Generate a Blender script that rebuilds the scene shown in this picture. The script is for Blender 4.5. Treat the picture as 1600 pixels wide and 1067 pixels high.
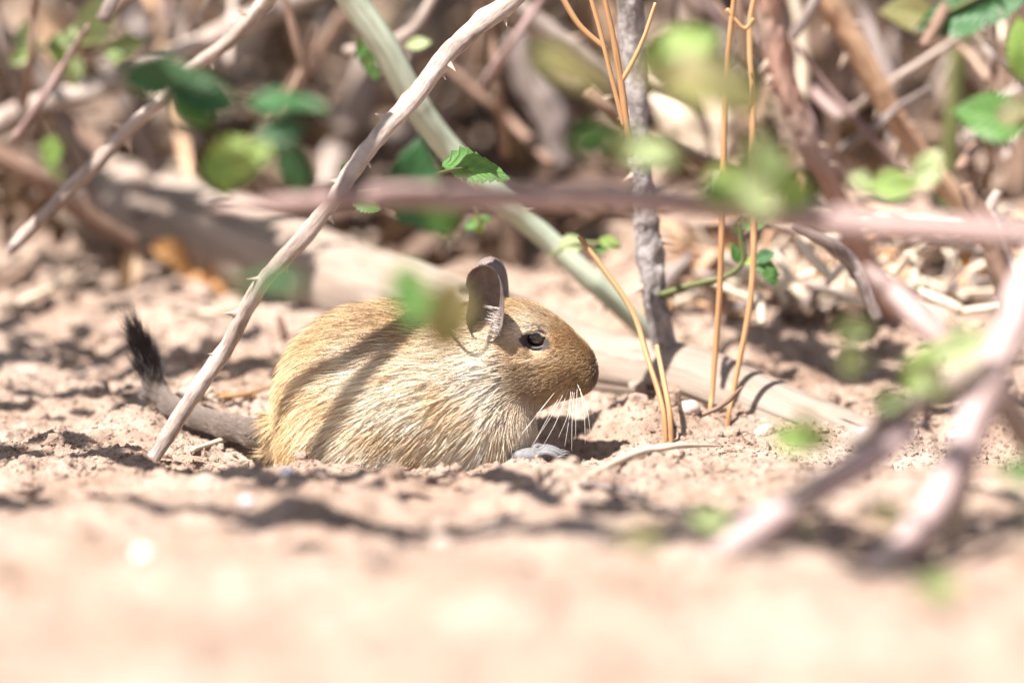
import bpy, math, random
import numpy as np
from mathutils import Vector, Matrix, Quaternion
from mathutils.bvhtree import BVHTree

random.seed(7); rng = np.random.default_rng(7)
S = bpy.context.scene
COL = S.collection
for o in list(bpy.data.objects): bpy.data.objects.remove(o)

# ------------------------------------------------------------------ camera, sky, sun, exposure
FPX = 13600.0                     # focal length in photo pixels (1600 wide)
PITCH = math.radians(7.0)
DIST = 4.0
AIM = Vector((0, 0, 0.05))
FWD = Vector((0, math.cos(PITCH), -math.sin(PITCH)))
UPV = Vector((0, math.sin(PITCH), math.cos(PITCH)))
CAM = AIM - FWD * DIST
cam = bpy.data.cameras.new('camera'); camo = bpy.data.objects.new('camera', cam); COL.objects.link(camo)
camo.location = CAM; camo.rotation_euler = (math.pi / 2 - PITCH, 0, 0)
cam.sensor_fit = 'HORIZONTAL'; cam.sensor_width = 36; cam.lens = 36 * FPX / 1600
cam.clip_start = 0.1; cam.clip_end = 400
cam.dof.use_dof = True; cam.dof.focus_distance = 3.985
cam.dof.aperture_fstop = cam.lens / 85.0
cam.dof.aperture_blades = 9
S.camera = camo

SUN_AZ, SUN_EL = math.radians(222), math.radians(60)      # azimuth clockwise from +Y (behind camera, to its left)
L = Vector((math.sin(SUN_AZ) * math.cos(SUN_EL), math.cos(SUN_AZ) * math.cos(SUN_EL), math.sin(SUN_EL)))
world = bpy.data.worlds.new('World'); S.world = world; world.use_nodes = True
nt = world.node_tree; nt.nodes.clear()
sky = nt.nodes.new('ShaderNodeTexSky'); sky.sky_type = 'NISHITA'; sky.sun_disc = False
sky.sun_elevation = SUN_EL; sky.sun_rotation = SUN_AZ; sky.dust_density = 2.0; sky.air_density = 0.8
bg = nt.nodes.new('ShaderNodeBackground'); bg.inputs['Strength'].default_value = 0.055
wo = nt.nodes.new('ShaderNodeOutputWorld')
nt.links.new(sky.outputs[0], bg.inputs[0]); nt.links.new(bg.outputs[0], wo.inputs[0])
sun = bpy.data.lights.new('sun', 'SUN'); sun.energy = 5.0; sun.angle = math.radians(0.53); sun.color = (1.0, 0.95, 0.915)
suno = bpy.data.objects.new('sun', sun); COL.objects.link(suno)
suno.rotation_euler = L.to_track_quat('Z', 'Y').to_euler(); suno.location = (0, 0, 5)

S.view_settings.view_transform = 'Standard'; S.view_settings.look = 'None'
S.view_settings.exposure = 1.55; S.view_settings.gamma = 1.0; S.view_settings.use_curve_mapping = False
S.cycles.use_denoising = True
S.cycles.max_bounces = 10; S.cycles.diffuse_bounces = 5; S.cycles.transmission_bounces = 8; S.cycles.transparent_max_bounces = 8

# ------------------------------------------------------------------ helpers
def rayd(u, v):
    return FWD + Vector((1, 0, 0)) * ((u - 800) / FPX) + UPV * ((533.5 - v) / FPX)
def P(u, v, y):
    if y < -0.1: y *= 1.55                 # everything in front of the animal hangs well forward
    d = rayd(u, v); t = (y - CAM.y) / d.y
    return CAM + d * t
def pxm(y):                       # metres per photo pixel at depth y
    if y < -0.1: y *= 1.55
    return (y - CAM.y) / FPX
def sstep(a, b, x):
    t = np.clip((np.asarray(x, float) - a) / (b - a), 0, 1)
    return t * t * (3 - 2 * t)

def _hash(ix, iy, iz):
    h = (ix * 374761393 + iy * 668265263 + iz * 2147483647) & 0xffffffff
    h = ((h ^ (h >> 13)) * 1274126177) & 0xffffffff
    h = h ^ (h >> 16)
    return (h & 0xffff) / 32767.5 - 1.0
def noise3(x, y, z=0.0):
    x = np.asarray(x, float); y = np.asarray(y, float); z = np.asarray(z, float) + 0 * x
    x0 = np.floor(x).astype(np.int64); y0 = np.floor(y).astype(np.int64); z0 = np.floor(z).astype(np.int64)
    fx = x - x0; fy = y - y0; fz = z - z0
    fx = fx * fx * (3 - 2 * fx); fy = fy * fy * (3 - 2 * fy); fz = fz * fz * (3 - 2 * fz)
    r = 0
    for a in (0, 1):
        for b in (0, 1):
            for c in (0, 1):
                r = r + (fx if a else 1 - fx) * (fy if b else 1 - fy) * (fz if c else 1 - fz) * _hash(x0 + a, y0 + b, z0 + c)
    return r

def mesh_np(name, V, F, smooth=True):
    V = np.asarray(V, np.float32); F = np.asarray(F, np.int32)
    me = bpy.data.meshes.new(name)
    me.vertices.add(len(V)); me.vertices.foreach_set('co', V.ravel())
    k = F.shape[1]
    me.loops.add(F.size); me.loops.foreach_set('vertex_index', F.ravel())
    me.polygons.add(len(F)); me.polygons.foreach_set('loop_start', np.arange(0, F.size, k, dtype=np.int32))
    me.polygons.foreach_set('use_smooth', np.full(len(F), smooth))
    me.update(calc_edges=True)
    return me
def vattr(me, name, kind, data):
    a = me.attributes.new(name, kind, 'POINT')
    key = 'vector' if kind == 'FLOAT_VECTOR' else ('color' if kind == 'FLOAT_COLOR' else 'value')
    a.data.foreach_set(key, np.asarray(data, np.float32).ravel())
def obj(name, me, mat=None, parent=None):
    o = bpy.data.objects.new(name, me); COL.objects.link(o)
    if mat is not None and len(me.materials) == 0: me.materials.append(mat)
    if parent is not None: o.parent = parent
    return o
def tag(o, label, cat, group=None, kind=None):
    o['label'] = label
    if cat: o['category'] = cat
    if group: o['group'] = group
    if kind: o['kind'] = kind
    return o

# ------------------------------------------------------------------ materials
class N:
    def __init__(s, name):
        s.m = bpy.data.materials.new(name); s.m.use_nodes = True; s.t = s.m.node_tree; s.t.nodes.clear()
        s.out = s.t.nodes.new('ShaderNodeOutputMaterial')
    def n(s, typ, **kw):
        nd = s.t.nodes.new('ShaderNode' + typ)
        for k, v in kw.items():
            if k.startswith('_'): setattr(nd, k[1:], v)
            else:
                key = k.replace('__', ' ')
                sock = nd.inputs[int(key[1:])] if key[0] == 'i' and key[1:].isdigit() else nd.inputs[key]
                if hasattr(v, 'is_output') or isinstance(v, bpy.types.NodeSocket): s.t.links.new(v, sock)
                else: sock.default_value = v
        return nd
    def coord(s, scale=(1, 1, 1), attr=None):
        if attr: c = s.n('Attribute', _attribute_name=attr).outputs['Vector']
        else: c = s.n('TexCoord').outputs['Object']
        return s.n('Mapping', Vector=c, Scale=scale).outputs[0]
    def noise(s, vec, scale, detail=5, rough=0.6, dist=0.0):
        return s.n('TexNoise', Vector=vec, Scale=scale, Detail=detail, Roughness=rough, Distortion=dist).outputs[0]
    def ramp(s, fac, stops):
        r = s.n('ValToRGB', Fac=fac); el = r.color_ramp.elements
        el[0].position, el[0].color = stops[0][0], (*stops[0][1], 1)
        el[1].position, el[1].color = stops[-1][0], (*stops[-1][1], 1)
        for p, c in stops[1:-1]:
            e = el.new(p); e.color = (*c, 1)
        return r.outputs[0]
    def mix(s, fac, a, b, mode='MIX'):
        m = s.n('Mix', _data_type='RGBA', _blend_type=mode)
        for sock, v in ((m.inputs[0], fac), (m.inputs[6], a), (m.inputs[7], b)):
            if isinstance(v, bpy.types.NodeSocket): s.t.links.new(v, sock)
            else: sock.default_value = v if not isinstance(v, tuple) else (*v, 1)
        return m.outputs[2]
    def bump(s, h, strength=0.5, dist=0.002, normal=None):
        b = s.n('Bump', Strength=strength, Distance=dist, Height=h)
        if normal is not None: s.t.links.new(normal, b.inputs['Normal'])
        return b.outputs[0]
    def surf(s, sh):
        s.t.links.new(sh, s.out.inputs['Surface']); return s.m

def soil_mat(name='soil'):
    k = N(name); c = k.coord()
    big = k.noise(c, 9, 6, 0.6); mid = k.noise(c, 70, 6, 0.65); fine = k.noise(c, 420, 5, 0.7); gr = k.noise(c, 1500, 3, 0.6)
    base = k.ramp(mid, [(0.25, (0.225, 0.165, 0.13)), (0.5, (0.385, 0.295, 0.235)), (0.75, (0.52, 0.415, 0.34))])
    tint = k.ramp(big, [(0.35, (0.80, 0.72, 0.66)), (0.65, (1.0, 1.0, 1.0))])
    col = k.mix(1.0, base, tint, 'MULTIPLY')
    spk = k.ramp(fine, [(0.36, (0.55, 0.50, 0.47)), (0.48, (1, 1, 1)), (0.66, (1, 1, 1)), (0.74, (1.30, 1.22, 1.14))])
    col = k.mix(1.0, col, spk, 'MULTIPLY')
    nrm = k.bump(fine, 0.7, 0.0022); nrm = k.bump(gr, 0.6, 0.0008, nrm)
    return k.surf(k.n('BsdfPrincipled', Base__Color=col, Roughness=0.95, Normal=nrm, Specular__IOR__Level=0.15).outputs[0])

def bark_mat(name, lo, mid, hi, sc=60, stretch=0.25, bump=0.6, dist=0.0012, rough=0.8, patch=None, spec=0.3):
    k = N(name); c = k.coord((1, 1, stretch), 'ax'); c2 = k.coord((1, 1, 1), 'ax')
    n1 = k.noise(c, sc, 6, 0.65, 0.6); n2 = k.noise(c2, sc * 0.28, 4, 0.55); n3 = k.noise(c, sc * 5, 5, 0.7)
    col = k.ramp(n1, [(0.28, lo), (0.5, mid), (0.72, hi)])
    if patch: col = k.mix(k.ramp(n2, [(0.46, (0, 0, 0)), (0.62, (1, 1, 1))]), col, patch)
    sp = k.ramp(n3, [(0.33, (0.6, 0.55, 0.52)), (0.48, (1, 1, 1)), (0.8, (1.12, 1.1, 1.08))])
    col = k.mix(1.0, col, sp, 'MULTIPLY')
    nrm = k.bump(n1, bump, dist * 2); nrm = k.bump(n3, bump, dist * 0.6, nrm)
    return k.surf(k.n('BsdfPrincipled', Base__Color=col, Roughness=rough, Normal=nrm, Specular__IOR__Level=spec).outputs[0])

def leaf_mat(name, dark, light, trans=0.4, rough=0.45, vein=1.35, edge=None):
    k = N(name); c = k.coord((1, 1, 1), 'lf')      # lf = (along, across, random)
    oi = k.n('ObjectInfo').outputs['Random']
    n1 = k.noise(c, 3.5, 4, 0.6); 
    f = k.n('Math', _operation='ADD', i0=k.n('Math', _operation='MULTIPLY', i0=n1, i1=0.7).outputs[0], i1=k.n('Math', _operation='MULTIPLY', i0=oi, i1=0.3).outputs[0]).outputs[0]
    col = k.ramp(f, [(0.3, dark), (0.7, light)])
    sx = k.n('SeparateXYZ', Vector=k.n('Attribute', _attribute_name='lf').outputs['Vector'])
    ab = k.n('Math', _operation='ABSOLUTE', i0=sx.outputs[1]).outputs[0]
    rib = k.ramp(ab, [(0.02, (vein, vein, vein)), (0.09, (1, 1, 1))])
    col = k.mix(1.0, col, rib, 'MULTIPLY')
    # side veins: stripes along (s - 0.55*|t|)
    d = k.n('Math', _operation='SUBTRACT', i0=sx.outputs[0], i1=k.n('Math', _operation='MULTIPLY', i0=ab, i1=0.28).outputs[0]).outputs[0]
    w = k.n('Math', _operation='SINE', i0=k.n('Math', _operation='MULTIPLY', i0=d, i1=48.0).outputs[0]).outputs[0]
    col = k.mix(1.0, col, k.ramp(w, [(0.0, (1, 1, 1)), (0.72, (1, 1, 1)), (1.0, (1.18, 1.18, 1.12))]), 'MULTIPLY')
    if edge: col = k.mix(k.ramp(k.noise(c, 2.2, 4, 0.6), [(0.52, (0, 0, 0)), (0.66, (1, 1, 1))]), col, edge)
    nrm = k.bump(w, 0.35, 0.0006)
    a = k.n('BsdfPrincipled', Base__Color=col, Roughness=rough, Normal=nrm, Specular__IOR__Level=0.4).outputs[0]
    b = k.n('BsdfTranslucent', Color=k.mix(1.0, col, (1.25, 1.2, 0.75), 'MULTIPLY')).outputs[0]
    return k.surf(k.n('MixShader', i0=trans, i1=a, i2=b).outputs[0])

def plain(name, c1, c2, sc=200, rough=0.6, bump=0.3, dist=0.0006, spec=0.4):
    k = N(name); c = k.coord(); n1 = k.noise(c, sc, 5, 0.6)
    return k.surf(k.n('BsdfPrincipled', Base__Color=k.ramp(n1, [(0.3, c1), (0.7, c2)]), Roughness=rough, Specular__IOR__Level=spec,
                      Normal=k.bump(n1, bump, dist)).outputs[0])

M = {}
M['soil'] = soil_mat()
M['log'] = bark_mat('weathered_log', (0.17, 0.125, 0.095), (0.285, 0.225, 0.178), (0.38, 0.31, 0.25), sc=26, stretch=0.07, bump=0.35, dist=0.002, rough=0.75, patch=(0.24, 0.185, 0.145))
k = N('log_wood'); c = k.coord((1, 1, 0.06), 'ax'); c2 = k.coord((1, 1, 1), 'ax')
g1 = k.noise(c, 60, 7, 0.7, 0.8); g2 = k.noise(c2, 16, 5, 0.6); g3 = k.noise(c, 320, 5, 0.7); ck = k.noise(k.coord((1, 1, 0.035), 'ax'), 95, 3, 0.5, 1.5)
cl = k.ramp(g1, [(0.28, (0.17, 0.125, 0.095)), (0.5, (0.29, 0.232, 0.186)), (0.74, (0.39, 0.325, 0.27))])
cl = k.mix(k.ramp(g2, [(0.44, (0, 0, 0)), (0.62, (1, 1, 1))]), cl, (0.245, 0.19, 0.15))
crack = k.ramp(ck, [(0.335, (0.30, 0.25, 0.22)), (0.365, (1, 1, 1))])
cl = k.mix(1.0, cl, crack, 'MULTIPLY'); cl = k.mix(1.0, cl, k.ramp(g3, [(0.32, (0.6, 0.56, 0.53)), (0.5, (1, 1, 1))]), 'MULTIPLY')
nm = k.bump(g1, 0.5, 0.003); nm = k.bump(crack, 0.6, 0.0015, nm); nm = k.bump(g3, 0.5, 0.0006, nm)
M['log'] = k.surf(k.n('BsdfPrincipled', Base__Color=cl, Roughness=0.8, Normal=nm, Specular__IOR__Level=0.25).outputs[0])
M['pale_bark'] = bark_mat('pale_thorny_bark', (0.14, 0.10, 0.08), (0.32, 0.255, 0.215), (0.50, 0.425, 0.37), sc=130, stretch=0.15, patch=(0.44, 0.37, 0.32))
M['grey_twig'] = bark_mat('grey_twig_bark', (0.10, 0.075, 0.065), (0.23, 0.185, 0.165), (0.36, 0.31, 0.285), sc=150, stretch=0.2)
M['grey_bark'] = bark_mat('grey_rough_bark', (0.10, 0.085, 0.08), (0.30, 0.27, 0.255), (0.50, 0.46, 0.44), sc=140, stretch=0.6, bump=1.0, dist=0.0016)
M['green_cane'] = bark_mat('green_cane_skin', (0.20, 0.25, 0.16), (0.36, 0.42, 0.29), (0.50, 0.54, 0.42), sc=70, stretch=0.06, bump=0.2, dist=0.0006, rough=0.5, patch=(0.46, 0.50, 0.39))
M['red_bark'] = bark_mat('reddish_cane_bark', (0.15, 0.075, 0.055), (0.36, 0.205, 0.15), (0.50, 0.32, 0.245), sc=90, stretch=0.05, bump=0.7, dist=0.0014, patch=(0.33, 0.24, 0.20))
M['tan_bark'] = bark_mat('orange_tan_cane_bark', (0.24, 0.13, 0.075), (0.46, 0.29, 0.18), (0.56, 0.39, 0.26), sc=90, stretch=0.1, bump=0.5, patch=(0.50, 0.34, 0.22))
M['dark_green_stem'] = bark_mat('dark_green_stem', (0.05, 0.06, 0.02), (0.11, 0.12, 0.04), (0.17, 0.17, 0.07), sc=60, stretch=0.1, rough=0.6)
M['mauve_bark'] = bark_mat('mauve_bark', (0.21, 0.14, 0.125), (0.32, 0.23, 0.21), (0.41, 0.31, 0.285), sc=60, stretch=0.1, rough=0.95, spec=0.1)
M['sunlit_mauve'] = bark_mat('sunlit_mauve_bark', (0.29, 0.20, 0.185), (0.40, 0.30, 0.28), (0.48, 0.38, 0.36), sc=60, stretch=0.1, rough=0.95, spec=0.1)  # lighter copy of the mauve bark, strong sunlight put into its colour
M['straw'] = bark_mat('orange_straw', (0.28, 0.14, 0.06), (0.40, 0.225, 0.105), (0.48, 0.30, 0.16), sc=160, stretch=0.05, bump=0.2, rough=0.55)
M['pale_straw'] = bark_mat('bleached_straw', (0.40, 0.31, 0.22), (0.55, 0.46, 0.35), (0.66, 0.58, 0.47), sc=160, stretch=0.05, bump=0.2, rough=0.6)
M['brown_stem'] = bark_mat('dry_brown_stem', (0.10, 0.062, 0.042), (0.22, 0.14, 0.10), (0.36, 0.255, 0.19), sc=70, stretch=0.12)
M['thorn'] = plain('thorn', (0.32, 0.22, 0.16), (0.50, 0.40, 0.32), 300, 0.6)
M['leaf_dark'] = leaf_mat('leaf_deep_green', (0.025, 0.085, 0.028), (0.055, 0.14, 0.05), 0.3)
M['leaf_mid'] = leaf_mat('leaf_mid_green', (0.07, 0.17, 0.045), (0.13, 0.27, 0.075), 0.42)
M['leaf_lime'] = leaf_mat('leaf_lime_green', (0.19, 0.32, 0.075), (0.33, 0.45, 0.14), 0.45)
M['leaf_olive'] = leaf_mat('leaf_olive', (0.15, 0.15, 0.055), (0.24, 0.23, 0.095), 0.4, edge=(0.30, 0.20, 0.12))
M['leaf_pale'] = leaf_mat('leaf_pale_green', (0.28, 0.37, 0.16), (0.42, 0.50, 0.26), 0.42)
M['dry_leaf'] = leaf_mat('dry_tan_leaf', (0.24, 0.145, 0.09), (0.46, 0.32, 0.215), 0.25, 0.7, 0.8)
M['dry_leaf_pale'] = leaf_mat('dry_bleached_leaf', (0.42, 0.32, 0.25), (0.62, 0.52, 0.43), 0.25, 0.7, 0.85)
M['dry_leaf_orange'] = leaf_mat('dry_orange_leaf', (0.46, 0.22, 0.08), (0.62, 0.36, 0.16), 0.3, 0.6, 0.9)
M['dry_leaf_brown'] = leaf_mat('dry_brown_leaf', (0.085, 0.052, 0.036), (0.19, 0.12, 0.083), 0.2, 0.75, 0.8)
M['pebble_white'] = plain('white_pebble', (0.62, 0.60, 0.58), (0.82, 0.80, 0.77), 150, 0.5)
M['pebble_grey'] = plain('grey_pebble', (0.30, 0.30, 0.31), (0.52, 0.53, 0.54), 150, 0.55)
M['pebble_tan'] = plain('tan_pebble', (0.38, 0.29, 0.23), (0.52, 0.42, 0.35), 150, 0.7)

# ------------------------------------------------------------------ ground
def zf(x, y, fine=True):
    x = np.asarray(x, float); y = np.asarray(y, float)
    z = np.where(y < -0.05, -0.052 * (y + 0.05), 0.0)
    z = z + np.where(y > 0.02, 0.092 * (y - 0.02), 0.0)
    z = z + np.where(y > 1.0, 0.35 * (np.minimum(y, 6) - 1.0), 0.0)
    z = z + 0.034 * sstep(0.13, 0.34, y) * sstep(0.03, 0.09, x)
    far = sstep(1.5, 4, np.hypot(x, y))
    # burrow hollow the degu sits in, its spoil lip in front, the bank against the log to the right
    z = z - 0.022 * np.exp(-(((x + 0.035) / 0.085) ** 4 + ((y - 0.0) / 0.042) ** 4))
    z = z + 0.0035 * np.exp(-(((x + 0.05) / 0.12) ** 4 + ((y + 0.062) / 0.016) ** 2))
    z = z - 0.007 * np.exp(-(((x - 0.03) / 0.018) ** 2 + ((y - 0.0) / 0.03) ** 2))
    z = z + 0.016 * np.exp(-(((x - 0.062) / 0.030) ** 2 + ((y - 0.045) / 0.028) ** 2))
    z = z + 0.010 * np.exp(-(((x - 0.125) / 0.045) ** 2 + ((y - 0.015) / 0.03) ** 2))
    z = z - 0.012 * np.exp(-(((x - 0.16) / 0.05) ** 2 + ((y - 0.16) / 0.06) ** 2))
    z = z + 0.006 * np.exp(-(((x + 0.17) / 0.06) ** 2 + ((y - 0.10) / 0.02) ** 2))
    a = 1 - far
    z = z + a * (0.0075 * noise3(x * 13, y * 13, 1.3) + 0.006 * noise3(x * 34, y * 34, 4.1)) * sstep(0.0, 0.09, np.hypot((x + 0.04) * 0.55, y))
    if fine:
        z = z + a * (0.0032 * noise3(x * 95, y * 95, 7.7) + 0.0016 * noise3(x * 240, y * 240, 2.2) + 0.0007 * noise3(x * 520, y * 520, 9.1))
    z = z + far * 0.05 * noise3(x * 0.7, y * 0.7, 3.3)
    return z
def hit_ground(u, v, y0=-1.4, y1=3.0):
    ys = np.linspace(y0, y1, 1800); d = rayd(u, v)
    t = (ys - CAM.y) / d.y
    zz = CAM.z + d.z * t; xx = d.x * t
    below = np.nonzero(zz < zf(xx, ys, False))[0]
    i = below[0] if len(below) else len(ys) - 1
    return Vector((xx[i], ys[i], float(zf(xx[i], ys[i], False))))

def axis(segs):
    out = []
    for a, b, n in segs: out += list(np.linspace(a, b, n, endpoint=False))
    return np.array(out)
gx = axis([(-60, -8, 6), (-8, -1.2, 10), (-1.2, -0.42, 40), (-0.42, 0.42, 440), (0.42, 1.2, 40), (1.2, 8, 10), (8, 60.1, 7)])
gy = axis([(-60, -6, 5), (-6, -1.4, 16), (-1.4, -0.22, 150), (-0.22, 0.30, 340), (0.30, 0.9, 130), (0.9, 2.2, 70), (2.2, 8, 25), (8, 60.1, 8)])
GX, GY = np.meshgrid(gx, gy); GZ = zf(GX, GY)
nx, ny = len(gx), len(gy); idx = np.arange(nx * ny).reshape(ny, nx)
gF = np.stack([idx[:-1, :-1], idx[:-1, 1:], idx[1:, 1:], idx[1:, :-1]], -1).reshape(-1, 4)
ground = obj('ground', mesh_np('ground', np.stack([GX, GY, GZ], -1).reshape(-1, 3), gF), M['soil'])
tag(ground, 'pale sandy soil, dry and crumbly, sloping up behind the degu', None, kind='structure')

# ------------------------------------------------------------------ generic builders
def catmull(pts, n):
    pts = np.asarray(pts, float); k = len(pts)
    if k == 2: pts = np.vstack([pts[0], pts.mean(0), pts[1]]); k = 3
    e = np.vstack([2 * pts[0] - pts[1], pts, 2 * pts[-1] - pts[-2]])
    out = []
    for i in range(k - 1):
        p0, p1, p2, p3 = e[i], e[i + 1], e[i + 2], e[i + 3]
        t = np.linspace(0, 1, n, endpoint=False)[:, None]
        out.append(0.5 * ((2 * p1) + (-p0 + p2) * t + (2 * p0 - 5 * p1 + 4 * p2 - p3) * t ** 2 + (-p0 + 3 * p1 - 3 * p2 + p3) * t ** 3))
    out.append(pts[-1:]); return np.vstack(out)
def tube(pr, sides=12, sub=8, rough=0.0, rsc=60.0, wob=0.0, seed=0.0, flat=1.0, name='tube', nodes=None):
    """pr: rows (x,y,z,r). Returns a mesh with the 'ax' attribute (round-the-stem coordinates, metres along)."""
    c = catmull(pr, sub); X = c[:, :3].copy(); R = np.maximum(c[:, 3], 1e-5)
    s = np.r_[0, np.cumsum(np.linalg.norm(np.diff(X, axis=0), axis=1))]
    if wob:
        for a in range(3): X[:, a] += wob * noise3(s * 22 + seed * 3.1, s * 0 + a * 7.7 + seed, 0.5) * np.minimum(1, s / 0.03)
    T = np.gradient(X, axis=0); T /= np.linalg.norm(T, axis=1)[:, None] + 1e-12
    ref = np.array([0, 1, 0.05]) if abs(T[0][1]) < 0.85 else np.array([1, 0, 0.05])
    Nn = np.zeros_like(T); n0 = np.cross(T[0], ref); n0 /= np.linalg.norm(n0)
    for i in range(len(T)):
        n0 = n0 - T[i] * np.dot(n0, T[i]); n0 /= np.linalg.norm(n0); Nn[i] = n0
    B = np.cross(T, Nn)
    th = np.linspace(0, 2 * np.pi, sides, endpoint=False)
    ct, st = np.cos(th), np.sin(th)
    rr = R[:, None] * np.ones(sides)
    if rough:
        rr = rr * (1 + rough * noise3((ct * R[:, None]) * rsc * 2 + seed, (st * R[:, None]) * rsc * 2, (s * rsc)[:, None] + 0 * rr)
                   + 0.6 * rough * noise3((ct * R[:, None]) * rsc * 5 + seed, (st * R[:, None]) * rsc * 5, (s * rsc * 2.5)[:, None] + 0 * rr))
    if nodes:
        for (at, amp, wd) in nodes: rr = rr * (1 + amp * np.exp(-((s / s[-1] - at) * s[-1] / wd) ** 2))[:, None]
    V = X[:, None, :] + rr[..., None] * (ct[None, :, None] * Nn[:, None, :] + flat * st[None, :, None] * B[:, None, :])
    n = len(X)
    A = np.stack([ct[None, :] * R[:, None] + seed, st[None, :] * R[:, None], s[:, None] + 0 * rr], -1)
    V = V.reshape(-1, 3); A = A.reshape(-1, 3)
    V = np.vstack([V, X[0] - T[0] * R[0] * 0.25, X[-1] + T[-1] * R[-1] * 0.25]); A = np.vstack([A, [seed, 0, 0], [seed, 0, s[-1]]])
    i = np.arange(n - 1)[:, None] * sides; j = np.arange(sides)[None, :]; j2 = (j + 1) % sides
    F = np.stack([i + j, i + j2, i + sides + j2, i + sides + j], -1).reshape(-1, 4)
    c0, c1 = n * sides, n * sides + 1; jj = np.arange(sides); jn = (jj + 1) % sides
    caps = np.vstack([np.stack([c0 + 0 * jj, jn, jj, jj], -1), np.stack([c1 + 0 * jj, (n - 1) * sides + jj, (n - 1) * sides + jn, (n - 1) * sides + jn], -1)])
    # triangles for caps: build with bmesh-free path (two meshes of equal arity): degenerate quads are split into tris
    Ft = np.vstack([F[:, [0, 1, 2]], F[:, [0, 2, 3]], caps[:, :3]])
    me = mesh_np(name, V, Ft); vattr(me, 'ax', 'FLOAT_VECTOR', A)
    return me, X, T, R

def thorn_mesh():
    pr = [(0, 0, -0.3, 0.55), (0, 0, 0.0, 0.45), (0.06, 0, 0.25, 0.26), (0.18, 0, 0.6, 0.11), (0.36, 0, 0.95, 0.012)]
    me, *_ = tube(pr, 6, 2, name='thorn', flat=0.6); me.materials.append(M['thorn']); return me
THORN = thorn_mesh()
def add_thorn(parent, X, T, R, f, ang, size, down=1, mat=None):
    i = min(len(X) - 2, max(1, int(f * (len(X) - 1))))
    t = Vector(T[i]).normalized() * down
    side = Vector((math.cos(ang), -0.35, math.sin(ang))); side = (side - t * side.dot(t)).normalized()
    z = side; x = t; y = z.cross(x)
    m = Matrix((x, y, z)).transposed().to_4x4()
    o = bpy.data.objects.new('thorn', THORN); COL.objects.link(o); o.parent = parent
    o.matrix_local = Matrix.Translation(Vector(X[i]) + z * float(R[i]) * 0.8) @ m @ Matrix.Scale(size * 0.62, 4)
    return o

def leaf_mesh(name, ln=1.0, wd=0.62, fold=0.18, curl=0.25, serr=0.16, rows=17, wave=0.03, seed=0, lobes=0, peak=0.42):
    s = np.linspace(0, 1, rows); cols = np.array([-1, -0.62, -0.25, 0, 0.25, 0.62, 1.0])
    pk = peak
    w = np.where(s < pk, np.sin(s / pk * np.pi / 2) ** 0.8, np.cos((s - pk) / (1 - pk) * np.pi / 2) ** 0.85) * wd * 0.5
    w = np.maximum(w, 0.006)
    if lobes: w = w * (1 + 0.28 * np.sin(s * lobes * 2 * np.pi))
    V = []; A = []
    for i in range(rows):
        for c in cols:
            e = 1.0
            if abs(c) == 1 and 0 < i < rows - 1: e = 1 + serr * (1 if i % 2 else -0.6)
            x = s[i] * ln - (0.04 * ln if abs(c) == 1 and i % 2 else 0)
            y = c * w[i] * e
            z = fold * abs(c) * w[i] * 1.4 - curl * s[i] ** 2 * ln * 0.5 + wave * math.sin(9 * s[i] + 2 * c + seed) * abs(c)
            V.append((x, y, z)); A.append((s[i], c, seed * 0.37))
    k = len(cols); ii = np.arange(rows - 1)[:, None] * k; jj = np.arange(k - 1)[None, :]
    F = np.stack([ii + jj, ii + k + jj, ii + k + jj + 1, ii + jj + 1], -1).reshape(-1, 4)
    me = mesh_np(name, V, F); vattr(me, 'lf', 'FLOAT_VECTOR', A); return me
def leaf_set(base, mat, n, **kw):
    out = []
    for i in range(n):
        k = dict(kw); k['seed'] = i * 1.7
        k['curl'] = kw.get('curl', 0.25) + random.uniform(-0.2, 0.25); k['fold'] = kw.get('fold', 0.18) + random.uniform(-0.1, 0.12)
        k['wd'] = kw.get('wd', 0.62) * random.uniform(0.85, 1.12)
        me = leaf_mesh(base, **k); me.materials.append(mat); out.append(me)
    return out
LEAF = {k: leaf_set('leaf', M[k], 4) for k in ('leaf_dark', 'leaf_mid', 'leaf_lime', 'leaf_olive', 'leaf_pale')}
DRY = {k: leaf_set('dry_leaf', M[k], 4, curl=0.75, fold=0.7, serr=0.04, wave=0.06, wd=0.55) for k in ('dry_leaf', 'dry_leaf_pale', 'dry_leaf_orange', 'dry_leaf_brown')}

def leaf_at(parent, me, p, ang, size, face=None, roll=0.0, name='leaf'):
    """Leaf whose long axis shows at image angle ang (degrees, ccw from right); face = normal direction the blade shows."""
    a = math.radians(ang)
    x = Vector((math.cos(a), random.uniform(-0.25, 0.25), math.sin(a))).normalized()
    n = Vector(face if face else (random.uniform(-0.25, 0.25), -0.62, 0.72)).normalized()
    n = (n - x * n.dot(x)).normalized(); y = n.cross(x)
    m = Matrix((x, y, n)).transposed().to_4x4()
    o = bpy.data.objects.new(name, me); COL.objects.link(o)
    if parent is not None: o.parent = parent
    o.matrix_local = Matrix.Translation(p - x * size * 0.5) @ m @ Matrix.Rotation(roll, 4, 'X') @ Matrix.Scale(size, 4)
    return o

def rows_uv(pts):
    out = []
    for (u, v, y, w) in pts:
        p = P(u, v, y); out.append((p.x, p.y, p.z, w * 0.5 * pxm(y)))
    return out
def stem(name, label, cat, pts, mat, group=None, sides=12, sub=10, rough=0.08, rsc=120, wob=0.0, thorns=(), seed=None, raw=False, nodes=None, parent=None):
    pr = pts if raw else rows_uv(pts)
    seed = random.uniform(0, 50) if seed is None else seed
    me, X, T, R = tube(pr, sides, sub, rough, rsc, wob, seed, name=name, nodes=nodes)
    o = obj(name, me, M[mat], parent)
    if label: tag(o, label, cat, group)
    for (f, ang, size) in thorns: add_thorn(o, X, T, R, f, math.radians(ang), size)
    return o, X, T, R

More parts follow.
